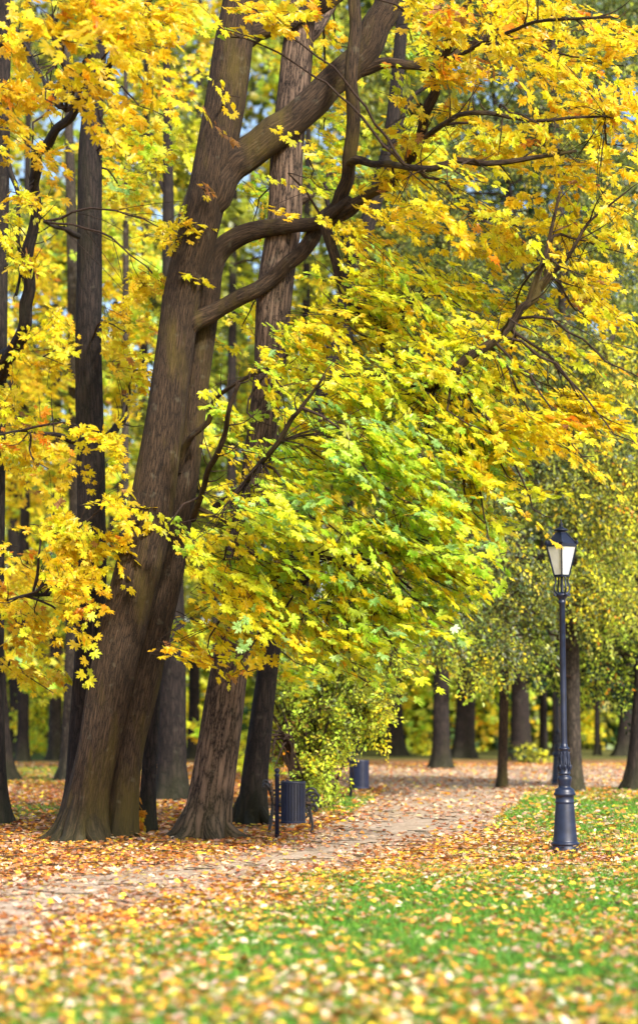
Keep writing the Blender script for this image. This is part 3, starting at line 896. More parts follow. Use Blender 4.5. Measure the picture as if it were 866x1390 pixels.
# main double stemmed maple
A = 26.0
make_tree('maple_tree', 'large leaning twin-stemmed maple with mossy flared foot and broad yellow green crown',
    [(115, 1140, 66), (120, 1100, 62), (128, 1050, 59), (138, 1000, 59), (157, 900, 61), (181, 800, 62), (203, 700, 61), (219, 600, 56), (233, 500, 53),
     (248, 400, 53), (273, 300, 53), (293, 210, 55), (309, 120, 56), (319, 50, 55), (326, 0, 52), (335, -90, 46), (345, -220, 36)],
    A, 'bark_brown', 0.55, sides=56, lobes=7, roots=7,
    stems=[[(164, 1144, 38, A - .05), (169, 1090, 38, A), (176, 1020, 38, A + .1), (194, 940, 40, A + .2), (213, 850, 41, A + .3), (229, 780, 40, A + .3), (243, 700, 38, A + .35),
            (258, 600, 35, A + .4), (270, 500, 33, A + .4), (281, 420, 32, A + .4), (292, 350, 30, A + .35), (330, 318, 27, A + .2), (390, 306, 22, A), (430, 302, 17, A - .2), (475, 270, 12, A - .5)]],
    branches=[
        [(240, 462, 24), (262, 437, 28), (305, 415, 23), (350, 392, 22), (392, 357, 21), (425, 322, 21), (442, 294, 21), (464, 262, 20, A - .3), (474, 215, 19, A - .5), (480, 150, 19, A - .7), (478, 80, 19, A - .8), (480, 0, 18, A - .8), (474, -80, 14, A - .8)],
        [(279, 285, 36), (300, 246, 48), (320, 220, 50), (352, 197, 48), (392, 168, 45), (430, 134, 44), (466, 98, 43), (503, 55, 41), (522, 15, 39), (540, -40, 38), (556, -120, 30)],
        [(318, 66, 20), (350, 42, 22), (395, 28, 22), (435, 8, 22), (480, -25, 20)],
        [(446, 300, 20, A - .1), (490, 272, 17, A - .6), (528, 250, 17, A - 1), (555, 220, 17, A - 1.2), (573, 180, 15, A - 1.4), (583, 140, 15, A - 1.6), (592, 105, 13, A - 1.8), (606, 70, 12, A - 2), (628, 25, 11, A - 2.2), (645, -20, 9, A - 2.4)],
        [(478, 100, 14), (515, 86, 15), (550, 87, 14), (586, 91, 12), (620, 70, 10), (660, 50, 10), (705, 28, 8), (760, 10, 5)],
        [(474, 222, 12, A - .5), (505, 222, 10, A - 1), (540, 224, 9, A - 2), (590, 228, 9, 22.6), (650, 221, 8.5, 22.4), (720, 214, 7, 22.2), (782, 204, 4, 22)],
        [(578, 185, 8, A - 1.5), (610, 163, 7, 23), (650, 152, 7, 22), (690, 158, 6, 22.0), (740, 163, 5, 21.9), (822, 157, 3.5, 21.8)],
        [(600, 85, 6, A - 1.8), (660, 55, 6, 22.5), (730, 28, 5, 21.5), (830, 22, 4, 21)],
        [(440, 300, 16, A - .4), (470, 400, 15, A - 1), (530, 490, 15, A - 2.2), (580, 525, 14, 23.0), (612, 509, 14, 22.5), (663, 468, 13, 22.3), (700, 432, 12, 22.3), (727, 404, 11, 22.4), (742, 375, 8, 22.6), (750, 320, 5, 22.8)],
        [(716, 414, 9, 22.35), (731, 372, 7, 22.3), (744, 330, 5.5, 22.3), (760, 260, 3.5, 22.2)],
        [(733, 394, 7, 22.5), (770, 350, 5, 22.3), (800, 300, 4, 22.2), (850, 260, 2.5, 22)],
        [(262, 705, 9, A - .2), (276, 665, 8, 24.4), (293, 620, 8, 23.4), (310, 560, 7, 22.8), (325, 520, 5, 22.6)],
        [(242, 640, 10, A + .2), (262, 590, 8, A - .2), (290, 545, 7, A - .5), (330, 515, 5, A - 1), (380, 495, 4, A - 1.5)],
        [(290, 690, 9, A - .3), (330, 660, 8, 23.4), (362, 620, 7.5, 22.4), (395, 570, 6.5, 22), (415, 545, 5, 21.8), (440, 510, 4, 21.6)],
        [(270, 690, 6, A - .8), (330, 720, 6, A - 1.4), (390, 745, 5, A - 2), (460, 760, 4, A - 2.6)],
    ],
    blobs=[
        # upper right, yellow and gold
        (620, 50, 120, 60, 24.0, 1.6, 0.94, GY), (760, 70, 120, 80, 23.2, 1.8, 1.13, GY), (825, 190, 80, 100, 22.6, 1.5, 1.22, GY),
        (700, 190, 110, 55, 23.5, 1.5, 0.94, YL), (560, 140, 70, 80, 24.5, 1.0, 0.73, YL), (560, 20, 50, 40, 24.5, 1.0, 0.42, YL),
        (640, 290, 130, 60, 23.6, 1.6, 1.08, YL), (795, 330, 90, 70, 23.0, 1.5, 0.98, YL), (480, 350, 60, 60, 24.6, 0.9, 0.89, YL),
        (540, 270, 70, 40, 24.4, 0.9, 0.68, YL), (700, 10, 140, 30, 23.6, 1.5, 0.89, GY),
        # middle
        (470, 430, 100, 65, 24.2, 1.44, 1.70, {'Y': 46, 'G': 6, 'L': 34, 'N': 14}, SL), (590, 400, 110, 70, 23.8, 1.68, 1.63, YG, SL), (700, 420, 70, 55, 23.8, 1.44, 0.76, YL, SL), (780, 420, 60, 40, 23.0, 1.20, 0.62, YL, SL),
        (620, 500, 110, 65, 23.2, 1.68, 1.82, YG, SL), (500, 520, 110, 70, 23.4, 1.68, 1.90, {'Y': 34, 'L': 40, 'N': 22, 'B': 4}, SL), (720, 560, 100, 50, 22.6, 1.44, 1.76, YL, SL), (800, 555, 62, 32, 22.4, 0.96, 1.51, YL, SL),
        (400, 470, 60, 50, 24.4, 0.96, 0.95, YG, SL), (660, 600, 80, 50, 22.8, 1.44, 1.51, YG, SL),
        # lower, green
        (480, 610, 115, 70, 22.8, 1.68, 1.90, GB, SL), (580, 620, 100, 75, 22.6, 1.56, 1.90, GL, SL), (640, 690, 70, 50, 22.4, 1.32, 1.63, YG, SL),
        (420, 700, 110, 60, 22.6, 1.56, 1.70, GL, SL), (540, 720, 100, 60, 22.2, 1.44, 1.90, GB, SL), (330, 745, 90, 60, 23.0, 1.44, 1.57, {'Y': 42, 'L': 42, 'N': 16}, SL),
        (300, 800, 60, 42, 23.0, 1.20, 1.51, YL, SL), (400, 790, 90, 55, 22.8, 1.44, 1.57, GL, SL), (490, 810, 90, 50, 22.4, 1.32, 1.63, GL, SL), (280, 880, 40, 45, 23.2, 0.72, 0.95, YL, SL),
        (345, 840, 60, 35, 23.0, 0.96, 1.26, YG, SL), (580, 780, 60, 36, 22.2, 1.08, 1.39, YG, SL), (440, 855, 70, 30, 23.0, 1.08, 1.13, YG, SL),
        (350, 640, 60, 70, 23.8, 1.08, 0.76, YG, SL), (335, 560, 50, 60, 24.2, 0.96, 0.62, YG, SL), (225, 715, 40, 16, 24.6, 0.48, 0.62, {'N': 60, 'L': 40}, SL),
        (300, 705, 40, 26, 23.2, 0.96, 0.50, YG, SL), (375, 855, 75, 34, 22.8, 1.08, 1.21, YG, SL), (450, 880, 70, 30, 22.8, 1.08, 1.21, GL, SL), (520, 850, 70, 40, 22.4, 1.08, 1.21, GL, SL),
        (560, 810, 70, 36, 22.2, 1.08, 1.10, GB, SL), (610, 745, 50, 40, 22.2, 1.08, 1.10, GL, SL), (415, 610, 40, 40, 23.6, 1.20, 0.60, YG, SL), (330, 900, 30, 22, 23, 0.48, 0.60, YL),
        (430, 560, 60, 50, 23.8, 1.20, 1.01, GL, SL), (700, 500, 90, 50, 23.2, 1.44, 0.80, YG, SL),
        # long drooping sprays that fringe the crown
        (690, 650, 44, 22, 22.2, .7, .9, YG, FR), (725, 690, 36, 16, 22.0, .6, .7, YL, FR), (665, 735, 40, 18, 22.0, .6, .8, YG, FR), (775, 605, 44, 18, 22.0, .6, .8, YL, FR), (835, 588, 34, 14, 21.8, .5, .7, YL, FR),
        (625, 790, 36, 20, 22.0, .6, .8, GL, FR), (600, 840, 36, 20, 22.0, .6, .7, GL, FR), (540, 890, 40, 18, 22.2, .6, .7, GL, FR), (480, 915, 40, 14, 22.4, .5, .6, GL, FR), (840, 500, 40, 30, 21.8, .6, .5, YL, FR),
        (700, 440, 50, 24, 21.6, .5, .35, YL, FR), (760, 360, 50, 40, 21.6, .6, .4, YL, FR), (690, 150, 60, 26, 21.4, .6, .35, YL, FR), (620, 230, 60, 26, 21.8, .6, .35, YL, FR), (610, 560, 80, 30, 21.8, .7, .5, YG, FR), (520, 660, 80, 30, 21.6, .7, .5, {'N': 40, 'B': 40, 'L': 20}, FR),
        # thin sprays in front of the stems
        (300, 125, 40, 28, 24.8, .5, 0.35, YL), (275, 255, 30, 20, 25.0, .3, 0.25, {'Y': 40, 'R': 30, 'O': 20, 'G': 10}), (390, 235, 40, 60, 25.0, .5, 0.3, YL),
        (350, 20, 80, 26, 22.6, .8, 1.0, GO), (300, 40, 60, 20, 22.6, .6, 0.5, {'N': 50, 'L': 40, 'Y': 10}), (420, -8, 50, 18, 23.0, .8, 0.8, GO),
    ])

# ridged maple just behind it
make_tree('maple_tree', 'straight ridged pale brown trunk right of the twin-stemmed maple, left of the litter bin',
    [(279, 1138, 60), (287, 1080, 58), (299, 1000, 55), (313, 900, 49), (325, 820, 46), (337, 740, 44), (347, 650, 42), (357, 570, 42), (366, 500, 43), (372, 400, 48),
     (386, 300, 47), (391, 200, 46), (401, 100, 46), (407, 40, 42), (415, -40, 38), (425, -160, 30)],
    26.3, 'bark_ridged', 0.30, sides=36, lobes=7, roots=6,
    branches=[[(395, 275, 20), (412, 268, 14), (424, 262, 9)], [(352, 620, 12, 26.3), (385, 590, 8, 26.6), (425, 570, 5, 27)], [(404, 60, 22, 26.4), (440, 20, 18, 27), (475, -30, 14, 27.5)]],
    blobs=[(345, 300, 40, 60, 28.4, .8, 0.6, YG), (440, 180, 50, 60, 28.5, .8, 0.7, YG), (330, 450, 40, 60, 28.5, 1, .6, YG), (455, 60, 50, 50, 28, .8, .6, YL), (430, 250, 40, 40, 28.6, .8, .6, YG)])

# dark leaning trunk behind, right
make_tree('maple_tree', 'dark smooth leaning trunk between the ridged maple and the bench',
    [(340, 1117, 40), (345, 1060, 36), (352, 1000, 33), (362, 920, 28), (372, 840, 27), (392, 740, 26), (412, 660, 26), (428, 590, 25), (452, 480, 24), (482, 360, 23), (512, 260, 22), (528, 200, 21), (538, 120, 19), (545, 40, 17), (552, -80, 12)],
    30, 'bark_dark', 0.35, roots=5,
    branches=[[(512, 265, 12), (530, 200, 8), (552, 140, 7), (590, 110, 5)], [(482, 370, 12), (455, 300, 9), (440, 240, 6)]],
    blobs=[(560, 210, 60, 60, 31, 1.2, .7, YG), (470, 250, 40, 50, 31, 1, .6, YG), (420, 520, 60, 70, 31.5, 1.2, 0.8, {'N': 40, 'L': 40, 'Y': 20}), (560, 60, 60, 50, 31, 1, .7, YG), (400, 900, 60, 40, 31, 1, .8, GL)])

# left side trees
make_tree('maple_tree', 'tall upright dark trunk left of the twin-stemmed maple with yellow sprays',
    [(106, 1122, 50), (112, 1060, 44), (118, 960, 42), (123, 860, 40), (125, 760, 40), (124, 680, 39), (122, 600, 38), (120, 500, 36), (121, 400, 35), (122, 300, 35), (123, 210, 34), (127, 140, 28), (132, 80, 24), (138, 0, 22), (142, -100, 16)],
    28.2, 'bark_dark', 0.4,
    branches=[[(128, 135, 18), (112, 142, 15), (98, 118, 12), (88, 80, 10), (70, 20, 8)], [(106, 320, 9, 28), (88, 310, 6, 27.6), (60, 300, 4, 27)], [(140, 600, 14, 28.3), (155, 585, 10, 28.6), (168, 570, 8, 29)],
              [(105, 600, 8, 28), (80, 590, 6, 27.5), (40, 585, 4, 27), (0, 590, 3, 26.5)], [(130, 800, 8, 28), (90, 805, 6, 27), (40, 808, 5, 26), (10, 815, 3, 25.6)]],
    blobs=[(220, 310, 45, 40, 26.2, .9, .9, YL), (215, 380, 50, 40, 26.2, .9, .9, YL), (150, 440, 50, 40, 27, .9, 0.5, YL), (150, 600, 45, 45, 26, .8, .8, YL), (170, 670, 45, 40, 25.6, .8, .75, YL), (140, 740, 50, 40, 26, 1, .8, YL),
           (90, 800, 70, 40, 25.4, 1, .9, GO), (60, 720, 70, 60, 26, 1, .9, YL), (40, 620, 60, 60, 27, 1, .8, YL), (110, 860, 40, 30, 25.6, .8, .5, YL), (200, 180, 60, 40, 27, .9, .6, YG),
           (165, 250, 45, 50, 29, .8, .6, YG), (185, 500, 45, 60, 29.5, .8, .8, YL), (60, 480, 60, 50, 28, 1, .7, YL)],
    d0=(0.45, -0.45, -0.30), n0=(0.25, -0.7, 0.62))

make_tree('maple_tree', 'maple at the left picture edge whose thick bough hooks upward over golden leaves',
    [(-10, 1118, 44), (-9, 1000, 32), (-8, 800, 28), (-6, 600, 26), (-3, 480, 25), (0, 300, 24), (3, 150, 22), (5, 50, 20), (8, -80, 16)],
    30, 'bark_dark', 0.5,
    branches=[[(-8, 505, 30, 30), (2, 488, 26, 29.2), (20, 474, 22, 28.6), (34, 440, 18, 28.2), (40, 390, 16, 28), (43, 320, 15, 27.8), (46, 250, 14, 27.4), (50, 205, 15, 27), (68, 190, 14, 26.6), (95, 160, 13, 26), (125, 125, 11, 25), (150, 80, 8, 24)],
              [(10, 210, 7, 29), (24, 260, 6, 28.6), (25, 330, 5, 28.4), (22, 400, 4, 28)],
              [(-5, 70, 8, 29), (20, 40, 7, 27), (55, 100, 6, 25), (90, 150, 5, 23)]],
    blobs=[(70, 40, 100, 60, 18.5, 1.2, 1.5, GO, {'size': .14}), (170, 60, 90, 70, 19.5, 1.2, 1.25, GO, {'size': .14}), (60, 130, 90, 45, 19.5, 1.2, 1.3, GO, {'size': .14}), (200, 150, 60, 50, 20, 1, .8, GO),
           (230, 30, 70, 40, 20.5, 1, .9, GO), (150, 185, 60, 30, 20.5, .8, .9, {'N': 45, 'L': 35, 'Y': 20}), (40, 200, 60, 30, 21, 1, 1.0, GO), (30, 270, 45, 40, 27, 1, .6, YL), (25, 350, 40, 60, 27.5, 1, .6, YL), (20, 560, 40, 60, 29, 1, .8, YL),
           (20, 760, 40, 60, 28, 1, .9, GO), (30, 850, 50, 40, 27, 1, .9, GO), (40, 920, 60, 30, 28, 1, .5, YL)],
    d0=(0.6, -0.4, -0.35), n0=(0.35, -0.6, 0.62))

make_tree('woodland_tree', 'slim grey trunk with mossy foot seen through the gap left of the twin-stemmed maple',
    [(94, 1060, 32), (95, 1020, 25), (97, 960, 22), (99, 880, 21), (101, 780, 20), (103, 640, 19), (100, 450, 17), (96, 250, 14), (90, 60, 10)],
    49, 'bark_grey', 0.4,
    blobs=[(60, 500, 110, 90, 48, 3, .55, YL, {'size': .2}), (150, 330, 100, 90, 50, 3, .6, YG, {'size': .2}), (60, 780, 70, 60, 47, 3, .5, YL, {'size': .2})], tmpl=T_STAR, twig_r=.008)
make_tree('woodland_tree', 'dark trunk cut by the left picture edge, standing in the leaves behind the bough',
    [(6, 1063, 34), (3, 1030, 27), (0, 980, 24), (-4, 900, 22), (-8, 700, 20), (-10, 400, 17), (-5, 100, 12)],
    49, 'bark_dark', 0.4, blobs=[(30, 640, 90, 90, 49, 3, .6, YL, {'size': .2}), (20, 420, 90, 100, 50, 3, .6, YL, {'size': .2})], tmpl=T_STAR, twig_r=.008)
make_tree('woodland_tree', 'broad blurred trunk far back at left between the edge trunk and the yellow bushes',
    [(25, 1021, 30), (24, 990, 23), (22, 930, 20), (20, 860, 18), (18, 700, 16), (15, 500, 13)],
    86, 'bark_dark', 0.4, blobs=[(40, 850, 90, 60, 86, 5, .6, YL, {'size': .32}), (40, 680, 110, 100, 86, 5, .6, YL, {'size': .32})], tmpl=T_STAR, twig_r=.01)
make_tree('woodland_tree', 'thick dark trunk showing between the twin-stemmed maple and the ridged trunk',
    [(234, 1086, 46), (233, 1040, 40), (233, 960, 38), (233, 860, 36), (232, 700, 33), (231, 500, 26), (229, 320, 18), (228, 200, 13), (226, 60, 9)],
    38.4, 'bark_dark', 0.35, branches=[[(229, 300, 8), (215, 240, 6), (205, 180, 4)], [(229, 350, 8), (245, 290, 6), (262, 240, 4)]],
    blobs=[(220, 420, 80, 90, 40, 2, .7, YG, {'size': .18}), (200, 240, 70, 70, 40, 2, .65, {'L': 40, 'K': 40, 'Y': 20}, {'size': .18}), (250, 640, 60, 90, 41, 2, .5, YG, {'size': .18}), (230, 860, 50, 40, 40, 2, .8, GL, {'size': .18}), (200, 90, 80, 60, 40, 2, .6, YL, {'size': .18})], tmpl=T_STAR, twig_r=.007)
make_tree('young_tree', 'thin dark stem squeezed between the twin-stemmed maple and the thick dark trunk',
    [(199, 1129, 25), (202, 1060, 21), (207, 980, 18), (212, 900, 16), (219, 820, 14), (230, 700, 11), (240, 600, 8)],
    28, 'bark_dark', 0.3, blobs=[(200, 1105, 18, 22, 27.6, .3, .4, {'G': 60, 'O': 40}, {'size': .13, 'nobough': 1, 'tl': .4}), (235, 830, 30, 40, 28.5, .6, .5, GL)])
for (x, yt, yb, w, Yd, lab) in [(168, 180, 560, 10, 46, 'thin pale stem far behind, left of the leaning maple stems'), (290, 930, 1075, 14, 52, 'slim distant stem behind the ridged trunk'),
                                 (75, 560, 1040, 16, 72, 'distant trunk in yellow leaves left of the slim grey trunk'), (155, 560, 1040, 22, 66, 'far dark trunk hidden between the upright trunk and the twin stems')]:
    yg = 970 + HC * F0 / Yd
    make_tree('woodland_tree', lab, [(x, yg, w * 1.5), (x, yg - 40, w * 1.15), (x + 2, (yg + yt) / 2, w), (x + 3, yt, w * .7), (x + 2, yt - 150, w * .4)], Yd, 'bark_grey', .3,
              blobs=[(x, yt + 80, 90, 90, Yd, 3, .5, YG, {'size': .24}), (x + 20, yt + 260, 90, 90, Yd, 3, .5, YL, {'size': .24})], tmpl=T_STAR, twig_r=.009)

MIDW = [(310, 60, 'a'), (190, 68, 'b'), (262, 74, 'c'), (110, 60, 'd'), (410, 64, 'e'), (470, 70, 'f'), (30, 70, 'g')]
MIDL = {'a': 'slender trunk rising behind the ridged maple into yellow leaves', 'b': 'distant trunk behind the twin-stemmed maple, mostly covered by leaves', 'c': 'far trunk behind the thick dark trunk and the lime bush',
        'd': 'distant trunk between the slim mossy-footed trunk and the upright dark trunk', 'e': 'distant trunk behind the canes of the big shrub', 'f': 'far trunk rising out of the big shrub foliage', 'g': 'far trunk behind the trunk cut by the left picture edge'}
for (x, Yd, k) in MIDW:
    yg = 970 + HC * F0 / Yd
    bl = []
    for q in range(9):
        bl.append((x + rng.uniform(-95, 95), rng.uniform(-40, 900), rng.uniform(60, 95), rng.uniform(50, 80), Yd + rng.uniform(-3, 3), 3, .75, [YG, {'K': 50, 'E': 30, 'Y': 20}, {'L': 25, 'K': 45, 'E': 30}, {'N': 25, 'E': 45, 'K': 30}][rng.integers(0, 4)], {'size': .26}))
    make_tree('woodland_tree', MIDL[k], [(x, yg, 22), (x + 1, yg - 30, 17), (x + 3, yg - 200, 15), (x + 5, 500, 12), (x + 8, 200, 9), (x + 10, -100, 5)], Yd, 'bark_dark', .3,
              blobs=bl, group='distant trees behind the maples', tmpl=T_STAR, twig_r=.009, twr=.04)

make_tree('woodland_tree', 'olive leaved tree closing the sky behind the upper right boughs', [(779, 1049, 14), (778, 1000, 12), (776, 800, 11), (740, 500, 10), (690, 250, 8), (640, -60, 5)], 56, 'bark_dark', .3,
          blobs=[(520, 100, 90, 80, 56, 3, 1.0, {'K': 40, 'E': 40, 'S': 20}), (620, 40, 100, 80, 56, 3, 1.1, {'S': 40, 'E': 40, 'K': 20}), (600, 180, 100, 90, 56, 3, 1.1, {'S': 40, 'E': 30, 'K': 30}), (520, 300, 90, 100, 56, 3, .9, {'K': 40, 'E': 40, 'S': 20}),
                 (620, 340, 100, 90, 56, 3, 1.0, {'S': 40, 'E': 40, 'K': 20}), (560, 500, 100, 90, 56, 3, .9, {'K': 40, 'E': 40, 'S': 20}), (740, 20, 110, 80, 56, 3, 1.0, {'S': 40, 'E': 40, 'R': 10, 'K': 10}), (840, 60, 90, 100, 56, 3, 1.0, {'S': 40, 'E': 40, 'K': 20}), (450, -20, 80, 60, 56, 3, .9, {'K': 50, 'E': 50}), (790, 380, 90, 80, 56, 3, 1.0, {'S': 40, 'E': 30, 'K': 30}), (830, 230, 80, 90, 56, 3, 1.0, {'S': 40, 'E': 40, 'K': 20}), (720, 480, 90, 80, 56, 3, .9, {'S': 40, 'E': 30, 'K': 30}), (860, 480, 70, 90, 56, 3, .9, {'S': 40, 'E': 30, 'K': 30}), (730, 160, 90, 80, 56, 3, 1.0, {'S': 40, 'E': 40, 'K': 20})],
          size=.17, tmpl=T_OVAL, mat='small_leaf', dens=1.7, per=16, nj=.45, twig_r=.008, twr=.04, d0=(0.2, -.4, -.5))

# hornbeams on the right: small olive leaves
HB = {'S': 30, 'K': 30, 'A': 9, 'E': 18, 'Y': 6, 'D': 7}
HY = {'K': 50, 'L': 14, 'Y': 12, 'S': 10, 'O': 2, 'E': 12}
hk = dict(size=0.088, tmpl=T_OVAL, mat='small_leaf', d0=(0.3, -0.45, -0.55), n0=(0.1, -0.65, 0.55), per=16, tl=0.9, nj=0.45, twig_r=.006, twr=.03, dens=1.5)
make_tree('hornbeam_tree', 'hornbeam with pale mossy trunk just behind the near lamp post and drooping olive crown',
    [(779, 1076, 27), (779, 1040, 22), (778, 980, 20), (777, 900, 20), (775, 780, 19), (772, 600, 18), (765, 400, 15), (755, 200, 11), (750, 50, 7)],
    42, 'bark_grey', .25, branches=[[(774, 700, 12), (740, 620, 9), (690, 560, 6), (630, 520, 4)], [(772, 620, 12), (800, 520, 9), (840, 440, 6)], [(768, 480, 11), (720, 380, 8), (660, 300, 5)]],
    blobs=[(640, 640, 110, 90, 41, 2.5, .9, HB), (740, 640, 110, 80, 41, 2.5, 1.0, HB), (830, 660, 80, 100, 41, 2.5, 1.0, HY), (680, 780, 110, 80, 39.5, 2.5, 1.1, HB), (800, 800, 80, 70, 41, 2, 1.0, HY),
           (600, 850, 90, 55, 38, 2, 1.05, {'S': 34, 'A': 16, 'N': 26, 'K': 20, 'Y': 4}), (680, 880, 70, 45, 38.5, 2, .9, HB), (620, 915, 55, 22, 37.5, 1.5, .6, {'K': 50, 'Y': 20, 'N': 30}),
           (700, 500, 120, 80, 42, 2.5, .9, HB), (810, 500, 80, 80, 42, 2.5, .95, HY), (720, 350, 130, 90, 43, 2.5, .8, HB), (820, 330, 70, 90, 43, 2.5, .9, HB), (740, 180, 120, 90, 43, 2.5, .75, HB), (720, 50, 140, 70, 43, 2.5, .7, HB), (600, 300, 70, 120, 43, 2.5, .6, HB)], **hk)
make_tree('hornbeam_tree', 'slim reddish trunk standing alone on the far path left of the lamp post',
    [(682, 1070, 17), (682, 1050, 14), (683, 1000, 13.5), (684, 940, 13), (684, 860, 12), (682, 740, 11), (676, 560, 8), (670, 400, 5)],
    45, 'bark_brown', .2, blobs=[(560, 760, 90, 90, 45, 2, .9, HB), (640, 840, 70, 50, 44, 2, .8, HB), (540, 560, 100, 100, 46, 2, .7, HB), (720, 830, 50, 60, 45, 2, .9, HB)], **hk)
make_tree('linden_tree', 'leaning dark trunk at the right picture edge under dense green leaves',
    [(862, 1076, 34), (864, 1040, 26), (868, 980, 23), (872, 900, 21), (876, 780, 20), (878, 600, 17), (876, 400, 12)],
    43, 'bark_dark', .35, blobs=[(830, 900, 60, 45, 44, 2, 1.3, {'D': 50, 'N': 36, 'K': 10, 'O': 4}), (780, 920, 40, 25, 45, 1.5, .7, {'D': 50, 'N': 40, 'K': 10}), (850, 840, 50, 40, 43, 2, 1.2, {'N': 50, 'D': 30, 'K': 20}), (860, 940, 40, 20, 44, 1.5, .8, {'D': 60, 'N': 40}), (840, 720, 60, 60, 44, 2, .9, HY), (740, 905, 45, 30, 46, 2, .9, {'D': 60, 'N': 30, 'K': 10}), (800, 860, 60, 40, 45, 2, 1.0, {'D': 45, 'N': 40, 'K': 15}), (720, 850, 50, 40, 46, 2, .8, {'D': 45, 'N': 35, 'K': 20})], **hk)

# the row beyond the cross path
FARW = [
    # x, base y, width, upper x, label, bark
    (599, 1044, 24, 599, 'stout brown trunk at the back edge of the cross path', 'bark_dark', (YL, 0)),
    (629, 1030, 27, 634, 'broad trunk leaning slightly right behind the stout brown trunk', 'bark_dark', (GO, 0)),
    (536, 1027, 24, 534, 'dark trunk beside the right end of the big shrub', 'bark_dark', (GO, 0)),
    (707, 1033, 27, 706, 'widest black trunk in the far row, right of the slim reddish trunk', 'bark_dark', (GB, 1)),
    (738, 1028, 11, 737, 'thin straight black trunk just left of the near lamp post', 'bark_dark', (GB, 1)),
    (757, 1029, 15, 756, 'far black trunk partly covered by the near lamp post', 'bark_dark', (GB, 1)),
    (811, 1026, 8, 810, 'thinnest pole-like trunk standing in yellow undergrowth right of the lamp', 'bark_dark', (GB, 1)),
    (846, 1027, 20, 856, 'dark curved trunk leaning right near the right picture edge', 'bark_dark', (GB, 1)),
    (559, 1012, 13, 561, 'narrow grey trunk far behind the orange foliage', 'bark_grey', (GO, 0)),
    (655, 1014, 9, 656, 'narrow dark trunk deep in the wood right of the broad leaning trunk', 'bark_dark', (GO, 0)),
    (480, 1022, 20, 478, 'trunk far behind the big shrub', 'bark_dark', (YG, 0)),
]
for i, (x, yb, w, xu, lab, bk, (wt, dk)) in enumerate(FARW):
    Yd = ydist(yb)
    sz = .16 * Yd / 45
    if dk:
        wt = {'D': 60, 'N': 25, 'K': 15}
    bl = [(xu + rng.uniform(-15, 15), 880, 55, 40, Yd + 1, 3, .8, wt, {'size': sz}), (xu + rng.uniform(-20, 20), 790, 75, 70, Yd, 4, .7, wt, {'size': sz}), (xu, 640, 80, 90, Yd, 4, .6, wt, {'size': sz})]
    make_tree('woodland_tree', lab, [(x, yb, w * 1.35), (x + (xu - x) * .15, yb - 15, w * 1.1), (x + (xu - x) * .4, yb - 50, w * .98), (xu, yb - 130, w * .9), (xu + (xu - x) * .8, yb - 250, w * .7), (xu + (xu - x), yb - 420, w * .4)], Yd, bk, .3,
              blobs=bl, group='trees beyond the cross path', tmpl=T_STAR, mat='small_leaf', twig_r=.009, twr=.05, lobes=5)

# shrubs
def shrub(name, label, px, py_base, Y, blobs, stems, size=.07, group=None, mat='small_leaf', tmpl=T_OVAL, **kw):
    base = P(px, py_base, Y); base[2] = 0
    root = empty(name, base, label, 'shrub', group)
    sk = []
    mb = MB()
    for st in stems:
        p = ptube(st, Y)
        p[0, 2] = min(p[0, 2], 0.0) if p[0, 2] < 0.3 else p[0, 2]
        sk.append(tube(mb, p, 6, .12, 0, .05, len(sk))[:, :3])
    mb.build('stem', M['twig'], root, base)
    kk = dict(size=size, tmpl=tmpl, mat=mat, d0=(0.1, -0.3, -0.15), n0=(0.05, -0.7, 0.5), dj=.8, nj=.5, per=14, tl=.5, twig_r=.005, twr=.008, dens=1.5)
    kk.update(kw)
    crown(root, base, blobs, np.concatenate(sk), name='foliage', **kk)
    return root

BW = {'E': 34, 'K': 20, 'L': 12, 'N': 30, 'Y': 4}
YB = 34.5
st = []
r2 = np.random.default_rng(5)
for i in range(26):
    x1 = 350 + i * 7 + r2.uniform(-8, 8); t = r2.uniform(0, 1)
    x0 = 425 + r2.uniform(-22, 22)
    yt = 905 + r2.uniform(-20, 60) + (40 if i < 6 else 0)
    st.append([(x0, 1096, 4.0, YB + r2.uniform(-.3, .3)), (x0 * .7 + x1 * .3, 1040, 3.4, YB + r2.uniform(-.5, .5)), (x0 * .35 + x1 * .65, 985, 2.8, YB + r2.uniform(-.8, .8)), (x1, yt, 1.4, YB + r2.uniform(-1, 1))])
for i in range(14):   # long arching canes on the left
    x1 = 350 + r2.uniform(-4, 40); y1 = 985 + r2.uniform(-20, 60)
    st.append([(415 + r2.uniform(-15, 10), 1092, 4, YB - .3), (400 + r2.uniform(-10, 10), 1040, 3.2, YB - .6), (385 + r2.uniform(-12, 12), 1000 + r2.uniform(-10, 10), 2.6, YB - .9), (x1, y1, 1.3, YB - 1.2)])
